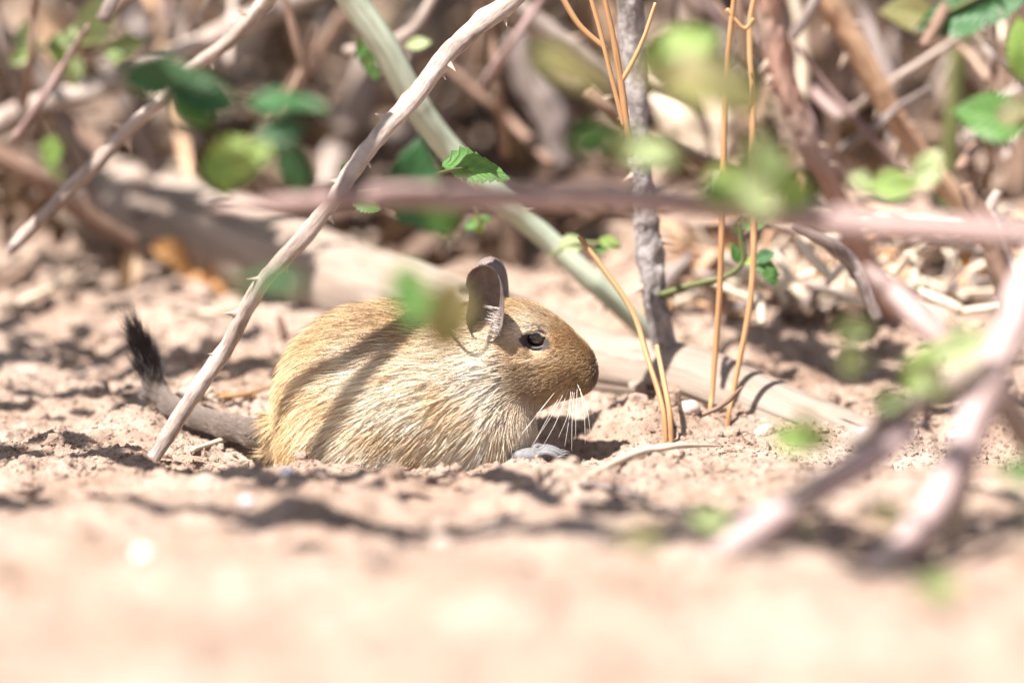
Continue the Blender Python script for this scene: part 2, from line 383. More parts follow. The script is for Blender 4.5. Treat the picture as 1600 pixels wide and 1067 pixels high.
# ------------------------------------------------------------------ log lying behind the degu
LOGP = [(150, 318, .475, 118), (165, 322, .465, 150), (220, 335, .44, 160), (300, 356, .40, 152), (420, 398, .34, 146), (560, 452, .27, 142),
        (740, 512, .195, 138), (905, 572, .14, 132), (1010, 596, .11, 128), (1085, 604, .095, 126), (1200, 648, .075, 118), (1330, 698, .055, 108), (1440, 738, .04, 90)]
log, LX, LT, LR = stem('fallen_log', 'smooth weathered fallen log, half buried, running behind the degu', 'log', LOGP, 'log', sides=64, sub=14, rough=0.045, rsc=22, seed=3.0)
# knot: a raised ring with a sunken eye
def knot(u, v):
    best = min(range(len(LX)), key=lambda i: (Vector(LX[i]) - P(u, v, LX[i][1])).length)
    c = Vector(LX[best]); t = Vector(LT[best]); d = (P(u, v, c.y - 0.02) - c); d = (d - t * d.dot(t)).normalized()
    b = c + d * float(LR[best]) * 0.97; y = t.cross(d)
    ring = [(*(b + t * 0.0085 * math.cos(a) + y * 0.006 * math.sin(a)), 0.0024) for a in np.linspace(0, 2 * math.pi, 14)]
    me, *_ = tube(ring, 8, 3, 0.25, 200, seed=2.2, name='knot_ring'); obj('knot_ring', me, M['log'], log)
    me, *_ = tube([(*(b - d * 0.004), 0.0058), (*(b + d * 0.0006), 0.0052)], 14, 3, 0.1, 150, seed=5.2, name='knot'); obj('knot', me, M['brown_stem'], log)
knot(262, 318)

# ------------------------------------------------------------------ the degu
def Xu(u): return (u - 800) / 3400.0
def Zv(v): return 0.05 + (533.5 - v) / 3400.0
px = 1 / 3400.0
ELL = [  # u, v, y(px), ru, rv, ry, tilt(deg, image ccw), k(px)
    (576, 644, 0, 132, 148, 128, 0, 40), (640, 618, 0, 112, 130, 124, 0, 40), (705, 626, 0, 108, 132, 108, 0, 45),
    (752, 655, -6, 78, 84, 88, 0, 40), (752, 572, 0, 84, 82, 70, 0, 45), (785, 548, 0, 66, 74, 62, -10, 40),
    (822, 542, 0, 58, 62, 58, -20, 30), (862, 556, 0, 50, 49, 46, -35, 25), (896, 574, 0, 32, 36, 31, -30, 20),
    (912, 585, 0, 17, 21, 20, 0, 14), (838, 588, -26, 42, 38, 30, 0, 25), (838, 588, 26, 42, 38, 30, 0, 25),
    (888, 598, 0, 30, 18, 22, 10, 18), (535, 694, -66, 80, 58, 52, 0, 40), (535, 694, 66, 80, 58, 52, 0, 40),
]
TAIL = [(450, 672, 0.006, 24), (400, 676, 0.012, 19), (355, 666, 0.024, 16), (310, 652, 0.038, 14.5), (270, 636, 0.05, 13.5), (247, 615, 0.055, 13), (236, 585, 0.056, 10), (224, 550, 0.055, 6.5), (211, 515, 0.054, 3.6)]
CAPS = [(760, 690, -60, 806, 712, -70, 20, 13, 18), (760, 690, 60, 812, 708, 62, 20, 13, 18)]   # forearms
VX = 0.00125
ax_ = np.arange(-0.186, 0.046, VX, dtype=np.float32); ay_ = np.arange(-0.055, 0.075, VX, dtype=np.float32); az_ = np.arange(-0.032, 0.08, VX, dtype=np.float32)
FX, FY, FZ = np.meshgrid(ax_, ay_, az_, indexing='ij')
F = np.full(FX.shape, 1.0, np.float32)
def smin(a, b, k):
    h = np.clip(0.5 + 0.5 * (b - a) / k, 0, 1); return b * (1 - h) + a * h - k * h * (1 - h)
for (u, v, yp, ru, rv, ry, tl, k) in ELL:
    dx = FX - Xu(u); dy = FY - yp * px; dz = FZ - Zv(v); a = math.radians(tl)
    ex = dx * math.cos(a) + dz * math.sin(a); ez = -dx * math.sin(a) + dz * math.cos(a)
    k0 = np.sqrt((ex / (ru * px)) ** 2 + (dy / (ry * px)) ** 2 + (ez / (rv * px)) ** 2)
    k1 = np.sqrt((ex / (ru * px) ** 2) ** 2 + (dy / (ry * px) ** 2) ** 2 + (ez / (rv * px) ** 2) ** 2)
    F = smin(F, k0 * (k0 - 1) / (k1 + 1e-6), k * px)
def capsule(a, b, ra, rb, k):
    global F
    a = np.array(a); b = np.array(b); d = b - a; q = d @ d
    t = np.clip(((FX - a[0]) * d[0] + (FY - a[1]) * d[1] + (FZ - a[2]) * d[2]) / q, 0, 1)
    dd = np.sqrt((FX - a[0] - d[0] * t) ** 2 + (FY - a[1] - d[1] * t) ** 2 + (FZ - a[2] - d[2] * t) ** 2) - (ra + (rb - ra) * t)
    F = smin(F, dd, k)
TP = [np.array(P(u, v, y)) for (u, v, y, r) in TAIL]
for i in range(len(TP) - 1): capsule(TP[i], TP[i + 1], TAIL[i][3] * px, TAIL[i + 1][3] * px, 6 * px)
for (u0, v0, y0, u1, v1, y1, r0, r1, k) in CAPS: capsule((Xu(u0), y0 * px, Zv(v0)), (Xu(u1), y1 * px, Zv(v1)), r0 * px, r1 * px, k * px)
# eye sockets and mouth line pressed in
for sy in (-1, 1):
    q = np.sqrt((FX - Xu(836)) ** 2 + (FY - sy * 54 * px) ** 2 + (FZ - Zv(528)) ** 2) - 17 * px
    F = -smin(-F, q, 10 * px)
def surface_nets(F, o, h):
    s = F < 0; nx, ny, nz = F.shape
    cells = np.zeros((nx - 1, ny - 1, nz - 1), np.int8)
    for a in (0, 1):
        for b in (0, 1):
            for c in (0, 1): cells += s[a:nx - 1 + a, b:ny - 1 + b, c:nz - 1 + c]
    act = (cells > 0) & (cells < 8); ids = -np.ones(act.shape, np.int64); I = np.argwhere(act); ids[act] = np.arange(len(I))
    acc = np.zeros((len(I), 3)); cnt = np.zeros(len(I))
    cor = [(a, b, c) for a in (0, 1) for b in (0, 1) for c in (0, 1)]
    for i, A in enumerate(cor):
        for B in cor[i + 1:]:
            if sum(abs(p - q) for p, q in zip(A, B)) != 1: continue
            fa = F[I[:, 0] + A[0], I[:, 1] + A[1], I[:, 2] + A[2]]; fb = F[I[:, 0] + B[0], I[:, 1] + B[1], I[:, 2] + B[2]]
            m = (fa < 0) != (fb < 0); t = np.where(m, fa / np.where(m, fa - fb, 1), 0)
            acc += np.where(m[:, None], np.array(A) + t[:, None] * (np.array(B) - np.array(A)), 0); cnt += m
    V = (I + acc / cnt[:, None]) * h + np.array(o)
    Q = []
    for d in range(3):
        e1, e2 = [(1, 2), (2, 0), (0, 1)][d]
        sl0 = [slice(None)] * 3; sl1 = [slice(None)] * 3; sl0[d] = slice(0, -1); sl1[d] = slice(1, None)
        ch = s[tuple(sl0)] != s[tuple(sl1)]; E = np.argwhere(ch)
        E = E[(E[:, e1] > 0) & (E[:, e2] > 0) & (E[:, e1] < F.shape[e1] - 1) & (E[:, e2] < F.shape[e2] - 1)]
        def cid(a, b):
            K = E.copy(); K[:, e1] -= a; K[:, e2] -= b; return ids[K[:, 0], K[:, 1], K[:, 2]]
        q = np.stack([cid(1, 1), cid(0, 1), cid(0, 0), cid(1, 0)], -1)
        ins = s[E[:, 0], E[:, 1], E[:, 2]]
        q[~ins] = q[~ins][:, ::-1]; Q.append(q)
    return V, np.vstack(Q)
BV, BF = surface_nets(F, (ax_[0], ay_[0], az_[0]), VX)
for _ in range(3):                                # light smoothing
    acc = np.zeros_like(BV); cnt = np.zeros(len(BV))
    for a, b in ((0, 1), (1, 2), (2, 3), (3, 0)):
        np.add.at(acc, BF[:, a], BV[BF[:, b]]); np.add.at(acc, BF[:, b], BV[BF[:, a]]); np.add.at(cnt, BF[:, a], 1); np.add.at(cnt, BF[:, b], 1)
    BV = 0.4 * BV + 0.6 * acc / cnt[:, None]
body_me = mesh_np('degu', BV, BF)
BN = np.zeros(len(BV) * 3, np.float32); body_me.vertices.foreach_get('normal', BN); BN = BN.reshape(-1, 3)

EYE = (836, 528)
def tail_param(p):
    TPa = np.array(TP); best = np.full(len(p), 9.0); par = np.zeros(len(p)); tan = np.zeros((len(p), 3))
    for i in range(len(TPa) - 1):
        a, d = TPa[i], TPa[i + 1] - TPa[i]; t = np.clip(((p - a) @ d) / (d @ d), 0, 1)
        dd = np.linalg.norm(p - a - t[:, None] * d, axis=1); m = dd < best
        best[m] = dd[m]; par[m] = (i + t[m]) / (len(TPa) - 1); tan[m] = d / np.linalg.norm(d)
    return best, par, tan
def lerp(a, b, w): return a + (np.asarray(b) - a) * w[:, None]
def fur_colour(p, n):
    u = 800 + p[:, 0] * 3400; v = 533.5 - (p[:, 2] - 0.05) * 3400
    c = np.tile(np.array([0.87, 0.70, 0.52]), (len(p), 1))                         # flank, cream buff
    up = sstep(0.35, 0.95, n[:, 2]); c = lerp(c, (0.46, 0.30, 0.15), up * 0.85)       # back, agouti brown
    c = lerp(c, (0.62, 0.43, 0.22), sstep(590, 450, u) * 0.75)                          # golden rump
    c = lerp(c, (0.84, 0.73, 0.60), sstep(640, 720, v) * sstep(470, 560, u))             # belly edge
    pt = sstep(-0.1, 0.55, noise3(p[:, 0] * 75, p[:, 1] * 60, p[:, 2] * 75) + 0.5 * noise3(p[:, 0] * 190, p[:, 1] * 150, p[:, 2] * 190))
    c = lerp(c, (0.62, 0.41, 0.21), pt * 0.6 * sstep(430, 470, u))                       # ochre mottling
    neck = np.exp(-(((u - 775) / 48) ** 2 + ((v - 575) / 50) ** 2)); c = lerp(c, (0.87, 0.76, 0.62), neck)
    hd = sstep(772, 812, u - 0.25 * (v - 540)) * sstep(668, 625, v); c = lerp(c, (0.54, 0.36, 0.19), hd)
    ck = np.exp(-(((u - 826) / 36) ** 2 + ((v - 585) / 34) ** 2)); c = lerp(c, (0.38, 0.285, 0.19), ck * 0.9)
    jaw = sstep(604, 628, v) * sstep(800, 830, u); c = lerp(c, (0.58, 0.50, 0.41), jaw)
    ring = np.exp(-(((u - EYE[0] + 8) / 34) ** 2 + ((v - EYE[1] + 17) / 25) ** 2) ** 1.5); c = lerp(c, (0.93, 0.78, 0.60), ring * 0.95)
    bel = np.exp(-(((u - EYE[0] - 6) / 34) ** 2 + ((v - EYE[1] - 22) / 9) ** 2)); c = lerp(c, (0.75, 0.58, 0.40), bel * 0.95)
    mz = sstep(890, 915, u); c = lerp(c, (0.36, 0.245, 0.13), mz * 0.6)
    nz = sstep(921, 932, u); c = lerp(c, (0.22, 0.16, 0.12), nz)
    er = np.sqrt(((u - EYE[0]) / 27) ** 2 + ((v - EYE[1] - 0.2 * (u - EYE[0])) / 15) ** 2); c = lerp(c, (0.06, 0.05, 0.045), sstep(1.05, 0.9, er))
    d, tp, _ = tail_param(p); tl = sstep(440, 410, u)
    tc = lerp(np.tile(np.array([0.25, 0.20, 0.168]), (len(p), 1)), (0.035, 0.028, 0.027), sstep(0.55, 0.72, tp))
    tc = lerp(tc, (0.40, 0.33, 0.27), sstep(-0.1, -0.7, n[:, 2]) * sstep(0.6, 0.5, tp) * 0.7)
    return c * (1 - tl[:, None]) + tc * tl[:, None]
vattr(body_me, 'col', 'FLOAT_COLOR', np.c_[fur_colour(BV, BN), np.ones(len(BV))])
k = N('degu_skin'); a = k.n('Attribute', _attribute_name='col').outputs['Color']
fn = k.noise(k.coord(), 900, 4, 0.6)
M['skin'] = k.surf(k.n('BsdfPrincipled', Base__Color=a, Roughness=0.9, Normal=k.bump(fn, 0.5, 0.0006), Specular__IOR__Level=0.2).outputs[0])
degu = obj('degu', body_me, M['skin'])
tag(degu, 'golden brown degu crouching in a soil hollow, black tail tuft raised', 'degu')
bvh = BVHTree.FromPolygons([Vector(q) for q in BV], BF.tolist())
def hit_body(u, v):
    h = bvh.ray_cast(CAM, rayd(u, v).normalized()); return h[0], h[1]

# fur: strands grown from the skin, combed backwards and down
def make_fur(name, roots, dirs, norms, length, rad, cols, tips, npts=5, curve=0.5, parent=None):
    n = len(roots); hc = bpy.data.hair_curves.new(name); hc.add_curves([npts] * n)
    t = np.linspace(0, 1, npts)[None, :, None]
    d0 = dirs * (1 - curve * 0.4) + norms * curve; d0 /= np.linalg.norm(d0, axis=1)[:, None]
    Pn = roots[:, None, :] + length[:, None, None] * (d0[:, None, :] * t * (1 - 0.45 * t) + dirs[:, None, :] * 0.5 * t * t)
    hc.attributes['position'].data.foreach_set('vector', Pn.astype(np.float32).ravel())
    r = rad[:, None] * np.clip(1.15 - np.linspace(0, 1, npts)[None, :] ** 2 * 1.05, 0.05, 1)
    ra = hc.attributes.get('radius') or hc.attributes.new('radius', 'FLOAT', 'POINT')
    ra.data.foreach_set('value', r.astype(np.float32).ravel())
    tt = np.clip((np.linspace(0, 1, npts) - 0.45) / 0.4, 0, 1)[None, :, None]
    cc = cols[:, None, :] * (1 - tt) + tips[:, None, :] * tt
    root_dark = np.linspace(0.8, 1.0, npts)[None, :, None]
    ca = hc.attributes.new('col', 'FLOAT_COLOR', 'POINT')
    ca.data.foreach_set('color', np.concatenate([cc * root_dark, np.ones((n, npts, 1))], -1).astype(np.float32).ravel())
    o = bpy.data.objects.new(name, hc); COL.objects.link(o); o.parent = parent
    hc.materials.append(M['fur']); return o
k = N('fur'); a = k.n('Attribute', _attribute_name='col').outputs['Color']
hb = k.n('BsdfHairPrincipled', _model='CHIANG', _parametrization='COLOR', Color=a, Roughness=0.45, Radial__Roughness=0.75, Coat=0.0)
df = k.n('BsdfDiffuse', Color=a)
M['fur'] = k.surf(k.n('MixShader', i0=0.93, i1=hb.outputs[0], i2=df.outputs[0]).outputs[0])

T0 = np.vstack([BF[:, [0, 1, 2]], BF[:, [0, 2, 3]]])
e1 = BV[T0[:, 1]] - BV[T0[:, 0]]; e2 = BV[T0[:, 2]] - BV[T0[:, 0]]
area = 0.5 * np.linalg.norm(np.cross(e1, e2), axis=1)
fc = BV[T0].mean(1); fn_ = BN[T0].mean(1)
uF = 800 + fc[:, 0] * 3400; vF = 533.5 - (fc[:, 2] - 0.05) * 3400
wgt = area * np.where(fn_[:, 1] > 0.45, 0.25, 1.0) * np.where(fc[:, 2] < -0.016, 0.1, 1.0) * np.where(uF > 800, 2.4, 1.0) * np.where(uF < 430, 1.6, 1.0)
NH = 150000
pick = rng.choice(len(T0), NH, p=wgt / wgt.sum())
r1 = np.sqrt(rng.random(NH)); r2 = rng.random(NH)
bw = np.stack([1 - r1, r1 * (1 - r2), r1 * r2], -1)
RP = (BV[T0[pick]] * bw[..., None]).sum(1); RN = (BN[T0[pick]] * bw[..., None]).sum(1); RN /= np.linalg.norm(RN, axis=1)[:, None]
ru_ = 800 + RP[:, 0] * 3400; rv_ = 533.5 - (RP[:, 2] - 0.05) * 3400
eyed = np.sqrt(((ru_ - EYE[0]) / 26) ** 2 + ((rv_ - EYE[1] - 0.2 * (ru_ - EYE[0])) / 15) ** 2)
keep = ~((eyed < 1.0) & (np.abs(RP[:, 1]) > 0.008))
RP, RN, ru_, rv_ = RP[keep], RN[keep], ru_[keep], rv_[keep]; n = len(RP)
td, tp, tt_ = tail_param(RP); istail = sstep(440, 415, ru_)
flow = np.stack([-np.ones(n), np.zeros(n), -0.25 - 0.75 * sstep(560, 690, rv_) - 0.35 * sstep(520, 430, ru_)], -1)
head = sstep(770, 810, ru_)
flow = lerp(flow, (-1, 0, -0.15), head * sstep(620, 590, rv_))
flow = lerp(flow, (-0.35, 0, -1.0), sstep(596, 625, rv_) * sstep(790, 830, ru_))
chest = sstep(740, 790, ru_) * sstep(620, 650, rv_); flow = lerp(flow, (-0.15, 0, -1.0), chest)
flow = flow * (1 - istail[:, None]) + tt_ * istail[:, None]
flow += 0.22 * np.stack([noise3(RP[:, 0] * 130, RP[:, 1] * 130, RP[:, 2] * 130 + 5 * q) for q in range(3)], -1) + rng.normal(0, 0.13, (n, 3))
flow += istail[:, None] * rng.normal(0, 0.22, (n, 3))
flow -= RN * (flow * RN).sum(1)[:, None]; flow /= np.linalg.norm(flow, axis=1)[:, None] + 1e-9
ln = 0.0115 - 0.0068 * head * sstep(660, 600, rv_) - 0.0012 * sstep(860, 900, ru_)
ln = ln * (1 - istail) + istail * (0.0045 + 0.0095 * sstep(0.5, 0.75, tp))
ln *= rng.uniform(0.65, 1.2, n)
ringd = np.sqrt(((ru_ - EYE[0]) / 36) ** 2 + ((rv_ - EYE[1]) / 26) ** 2); ln *= np.where(ringd < 1.0, 0.45, 1.0)
ear_near = np.sqrt(((ru_ - 752) / 46) ** 2 + ((rv_ - 500) / 52) ** 2); ln *= np.where(ear_near < 1, 0.38, 1)
cols = fur_colour(RP, RN); br = rng.normal(1.0, 0.13, n)[:, None]; cols = np.clip(cols * br, 0.01, 0.9)
dark = rng.random(n) < (0.05 + 0.34 * sstep(0.3, 0.9, RN[:, 2]) + 0.12 * head) * (1 - istail)
tips = np.where(dark[:, None], cols * 0.22, cols * 1.05)
row = np.sin((rv_ - 580 + 0.35 * (ru_ - 895)) * 0.85) > 0.72; mzz = np.exp(-(((ru_ - 898) / 20) ** 2 + ((rv_ - 585) / 18) ** 2)) > 0.45
tips = np.where((row & mzz)[:, None], cols * 0.25, tips)
pale = (rng.random(n) < 0.10 * (1 - istail)); tips = np.where(pale[:, None], np.minimum(cols * 1.5, 0.8), tips)
white_tail = (rng.random(n) < 0.16 * istail * np.exp(-((tp - 0.62) / 0.09) ** 2)); tips = np.where(white_tail[:, None], 0.5, tips)
rad = np.where(head > 0.5, 0.00008, 0.0001) * rng.uniform(0.7, 1.25, n) * (1 - 0.35 * istail)
tl_ = istail > 0.5
make_fur('fur', RP[~tl_], flow[~tl_], RN[~tl_], ln[~tl_], rad[~tl_], cols[~tl_], tips[~tl_], 5, 0.5, degu)
make_fur('tail_hair', RP[tl_], flow[tl_], RN[tl_], ln[tl_], rad[tl_], cols[tl_], tips[tl_], 5, 0.42, degu)

gi = rng.choice(np.nonzero((head < 0.5) & (istail < 0.5))[0], 12000, replace=False)
gc = cols[gi] * rng.uniform(0.75, 1.3, len(gi))[:, None]; gc = np.clip(gc, 0.02, 0.85)
gt = np.where((rng.random(len(gi)) < 0.12 + 0.3 * sstep(0.3, 0.9, RN[gi, 2]))[:, None], gc * 0.25, np.minimum(gc * 1.2, 0.85))
make_fur('guard_hair', RP[gi], flow[gi], RN[gi], ln[gi] * 1.35, np.full(len(gi), 0.00012), gc, gt, 5, 0.6, degu)
# eyes, eyelids
k = N('eye_gloss'); M['eye'] = k.surf(k.n('BsdfPrincipled', Base__Color=(0.012, 0.008, 0.007, 1), Roughness=0.06, Specular__IOR__Level=0.6, Coat__Weight=0.6, Coat__Roughness=0.03).outputs[0])
M['lid'] = plain('eyelid', (0.05, 0.04, 0.038), (0.10, 0.08, 0.075), 800, 0.55)
M['ear'] = None
def uvsphere(name, nu=28, nv=16):
    V = [(math.sin(math.pi * j / nv) * math.cos(2 * math.pi * i / nu), math.sin(math.pi * j / nv) * math.sin(2 * math.pi * i / nu), math.cos(math.pi * j / nv)) for j in range(nv + 1) for i in range(nu)]
    Fq = [(j * nu + i, (j + 1) * nu + i, (j + 1) * nu + (i + 1) % nu, j * nu + (i + 1) % nu) for j in range(nv) for i in range(nu)]
    return mesh_np(name, V, Fq)
ehit, en = hit_body(*EYE)
ey = ehit.y
for sy in (1, -1):
    me = uvsphere('eye'); e = obj('eye', me, M['eye'], degu)
    e.location = (ehit.x, sy * (ey + 0.0022), ehit.z + 0.0003); e.scale = (0.0066, 0.0052, 0.0043)
    e.rotation_euler = (0, math.radians(10), 0)
    ring = []
    for a in np.linspace(0, 2 * math.pi, 25):
        ca, sa = math.cos(a), math.sin(a)
        x = 0.0080 * ca; z = 0.0045 * sa * (1 - 0.62 * ca * ca)
        xr = x * math.cos(-0.2) - z * math.sin(-0.2); zr = x * math.sin(-0.2) + z * math.cos(-0.2)
        ring.append((ehit.x + xr, sy * (ey - 0.0006 - 0.0016 * (1 - (ca * ca) ** 1.0)), ehit.z + zr, 0.0008))
    me, *_ = tube(ring, 8, 3, 0.1, 300, name='eyelid'); obj('eyelid', me, M['lid'], degu)

# ears: cupped blades with a rolled rim
k = N('ear_skin'); c = k.coord(); n1 = k.noise(c, 260, 5, 0.6); n2 = k.noise(c, 1600, 3, 0.6)
colr = k.ramp(n1, [(0.3, (0.15, 0.115, 0.10)), (0.7, (0.25, 0.20, 0.18))])
pb = k.n('BsdfPrincipled', Base__Color=colr, Roughness=0.7, Normal=k.bump(n2, 0.4, 0.0004), Specular__IOR__Level=0.25).outputs[0]
tr = k.n('BsdfTranslucent', Color=(0.30, 0.14, 0.10, 1)).outputs[0]
M['ear'] = k.surf(k.n('MixShader', i0=0.15, i1=pb, i2=tr).outputs[0])
EAR_L = [(757, 527), (744, 521), (734, 508), (729, 492), (730, 476), (733, 460), (733, 446), (729, 434), (731, 420), (738, 410), (748, 404)]
EAR_R = [(762, 527), (772, 522), (780, 512), (785, 498), (787, 482), (788, 466), (787, 450), (785, 434), (780, 420), (771, 408), (758, 402)]
def ear_mesh(depth, flip=1, du=0, dv=0, sc=1.0, y0=0.0, turn=0.0):
    Lp = catmull(np.array(EAR_L, float), 3); Rp = catmull(np.array(EAR_R, float), 3); rows = len(Lp); cols = 15
    Vf = []
    for side in (0, 1):
        for i in range(rows):
            f = i / (rows - 1)
            for j in range(cols):
                g = j / (cols - 1); p = Lp[i] * (1 - g) + Rp[i] * g
                cup = math.sin(math.pi * g) ** 0.7 * (math.sin(math.pi * min(1, 0.12 + 0.88 * f)) ** 0.6 if f < 1 else 0)
                yy = depth * cup - 0.0022 * (1 - abs(2 * g - 1)) * 0 - 0.003 * (g > 0.85) * (g - 0.85) / 0.15 * math.sin(math.pi * f)
                # tragus fold: a bulge low on the front (right) side
                yy -= 0.004 * math.exp(-(((p[0] - 776) / 9) ** 2 + ((p[1] - 500) / 16) ** 2))
                x = Xu(p[0]); z = Zv(p[1])
                cx, cz = Xu(758), Zv(527)
                x = cx + (x - cx) * sc; z = cz + (z - cz) * sc
                tx = (x - cx) * math.cos(turn) + yy * math.sin(turn); ty = -(x - cx) * math.sin(turn) + yy * math.cos(turn)
                y = y0 + ty * flip + (0.0008 if side else 0) * flip + 0.18 * (z - cz) * -flip
                Vf.append((cx + tx + du * px, y, z - dv * px))
    k = cols; m = rows * cols; ii = np.arange(rows - 1)[:, None] * k; jj = np.arange(k - 1)[None, :]
    F1 = np.stack([ii + jj, ii + jj + 1, ii + k + jj + 1, ii + k + jj], -1).reshape(-1, 4)
    F2 = F1[:, ::-1] + m
    rim = [i * k for i in range(rows)] + [(rows - 1) * k + j for j in range(1, k)] + [i * k + k - 1 for i in range(rows - 2, -1, -1)] + [j for j in range(k - 2, 0, -1)]
    R_ = np.array([(rim[q], rim[(q + 1) % len(rim)], rim[(q + 1) % len(rim)] + m, rim[q] + m) for q in range(len(rim))])
    return mesh_np('ear', Vf, np.vstack([F1, F2, R_])), Vf
eh, _ = hit_body(770, 520)
ear_y = eh.y - 0.0035
me, earV = ear_mesh(0.009, 1, 0, 0, 1.0, ear_y, 0.0); near_ear = obj('ear', me, M['ear'], degu)
me, _ = ear_mesh(0.009, -1, 9, 2, 0.95, -ear_y - 0.001, 0.0); obj('ear', me, M['ear'], degu)
# white hairs inside the near ear + fine fuzz on its rim
hr = []; hd = []
for i in range(46):
    u = random.uniform(776, 784); v = random.uniform(470, 516)
    hr.append((Xu(u), ear_y - 0.0022 + random.uniform(-0.0005, 0.0005), Zv(v))); hd.append((-1, -0.12 + random.uniform(-0.1, 0.1), random.uniform(0.0, 0.55)))
for i in range(900):
    q = earV[random.randrange(len(earV) // 2)]; hr.append(q); hd.append((random.uniform(-0.4, 0.4), -0.5, 0.7))
hr = np.array(hr); hd = np.array(hd); hd /= np.linalg.norm(hd, axis=1)[:, None]; m = len(hr)
hl = np.where(np.arange(m) < 46, 0.0062, 0.0011) * rng.uniform(0.7, 1.2, m)
hcol = np.where((np.arange(m) < 46)[:, None], np.array([[0.7, 0.64, 0.58]]), np.array([[0.26, 0.215, 0.19]]))
make_fur('ear_hair', hr, hd, np.tile([0, -0.4, 0.5], (m, 1)), hl, np.where(np.arange(m) < 46, 0.00011, 0.00005), hcol, hcol, 5, 0.35, degu)

# nose pad, whiskers, forepaw
k = N('nose_skin'); M['nose'] = k.surf(k.n('BsdfPrincipled', Base__Color=(0.21, 0.15, 0.115, 1), Roughness=0.7, Normal=k.bump(k.noise(k.coord(), 1500, 3), 0.4, 0.0004)).outputs[0])
me = uvsphere('nose', 20, 12); o = obj('nose', me, M['nose'], degu); o.location = (Xu(926), 0, Zv(582)); o.scale = (0.0019, 0.0036, 0.0036)
for sy in (-1, 1):
    me = uvsphere('nostril', 12, 8); o = obj('nostril', me, M['lid'], degu); o.location = (Xu(930), sy * 0.0024, Zv(587)); o.scale = (0.0011, 0.001, 0.0014)
k = N('whisker'); M['whisker'] = k.surf(k.n('BsdfPrincipled', Base__Color=(0.62, 0.57, 0.50, 1), Roughness=0.3).outputs[0])
WH = [(876, 604, 842, 640, 771, 722), (880, 600, 846, 632, 800, 690), (884, 606, 852, 650, 823, 704), (888, 604, 866, 640, 829, 690), (890, 608, 872, 650, 846, 692),
      (893, 606, 884, 640, 872, 676), (896, 606, 888, 650, 882, 690), (898, 608, 893, 650, 893, 697), (902, 606, 902, 640, 899, 674), (905, 606, 909, 640, 914, 686), (900, 600, 918, 630, 922, 668)]
for i, (a, b, c_, d, e, f) in enumerate(WH):
    h0, hn = hit_body(a, b - 10)
    y0 = h0.y if h0 else -0.006
    pr = [(Xu(a), y0 + 0.001, Zv(b - 8), 0.00009), (Xu(c_) + random.uniform(-4, 4) * px, y0 - 0.008, Zv(d), 0.000095), (Xu(e), y0 - 0.012, Zv(f), 0.00005)]
    me, *_ = tube(pr, 5, 8, name='whisker'); obj('whisker', me, M['whisker'], degu)
M['paw'] = plain('grey_paw_skin', (0.10, 0.095, 0.095), (0.19, 0.185, 0.185), 500, 0.7)
M['claw'] = plain('claw', (0.05, 0.045, 0.045), (0.11, 0.10, 0.10), 400, 0.4)
PY = -0.024
pw = stem('forepaw', None, None, [(Xu(796), PY, Zv(705), .0034), (Xu(812), PY, Zv(706), .0044), (Xu(830), PY, Zv(705), .0048), (Xu(843), PY, Zv(704), .0040), (Xu(850), PY, Zv(704), .002)], 'paw', raw=True, sides=14, parent=degu)[0]
for q, (du, dv, dy) in enumerate(((0, 0, -0.0034), (6, -2, -0.0012), (6, -4, 0.0012), (0, -5, 0.0034), (-14, -6, 0.0046))):
    a0 = (Xu(838 + du * 0.3), PY + dy * 0.7, Zv(702 + dv * 0.5)); 
    t_ = stem('toe', None, None, [(*a0, .0017), (Xu(852 + du), PY + dy * 1.2, Zv(696 + dv), .0016), (Xu(864 + du), PY + dy * 1.4, Zv(699 + dv), .0014), (Xu(872 + du), PY + dy * 1.45, Zv(704 + dv), .0011)], 'paw', raw=True, sides=8, sub=5, parent=pw)[0]
    stem('claw', None, None, [(Xu(871 + du), PY + dy * 1.45, Zv(703 + dv), .0008), (Xu(880 + du), PY + dy * 1.5, Zv(701 + dv), .0006), (Xu(887 + du), PY + dy * 1.5, Zv(706 + dv), .0001)], 'claw', raw=True, sides=6, sub=4, parent=pw)
# ------------------------------------------------------------------ stems and canes one can pick out
def T(*a): return a
stem('bramble_cane', 'pale thorny bramble cane with a broken bluish tip, above the log end', 'cane',
     [(452, -30, .10, 24), (412, 5, .11, 24), (362, 62, .115, 22), (300, 108, .12, 22), (238, 168, .125, 21), (185, 218, .13, 24), (110, 296, .135, 24), (55, 352, .14, 23), (22, 384, .14, 20)],
     'pale_bark', thorns=[(.18, 160, .009), (.43, 110, .008), (.60, 100, .010), (.62, -20, .012), (.33, -60, .007)], rough=0.10)
stem('broken_tip', None, None, [(30, 376, .14, 21), (20, 386, .14, 19), (12, 396, .14, 9)], 'grey_twig', parent=bpy.data.objects['bramble_cane'])
stem('bramble_cane', 'long thorny cane slanting down to the soil in front of the degu tail', 'cane',
     [(830, -40, .02, 34), (800, 0, .01, 34), (742, 44, .0, 33), (690, 96, -.015, 30), (640, 160, -.03, 30), (590, 215, -.042, 28), (548, 270, -.050, 28), (515, 322, -.055, 27), (468, 378, -.057, 27), (420, 430, -.05, 26),
      (385, 482, -.040, 27), (352, 545, -.033, 26), (300, 620, -.034, 25), (262, 680, -.036, 25), (232, 728, -.040, 24)],
     'pale_bark', thorns=[(.10, -70, .008), (.22, -10, .010), (.235, -60, .006), (.33, 175, .008), (.40, -30, .006), (.46, 160, .007), (.52, 0, .008), (.62, -10, .006), (.66, 165, .009), (.73, 150, .010), (.80, 160, .005)], rough=0.12)
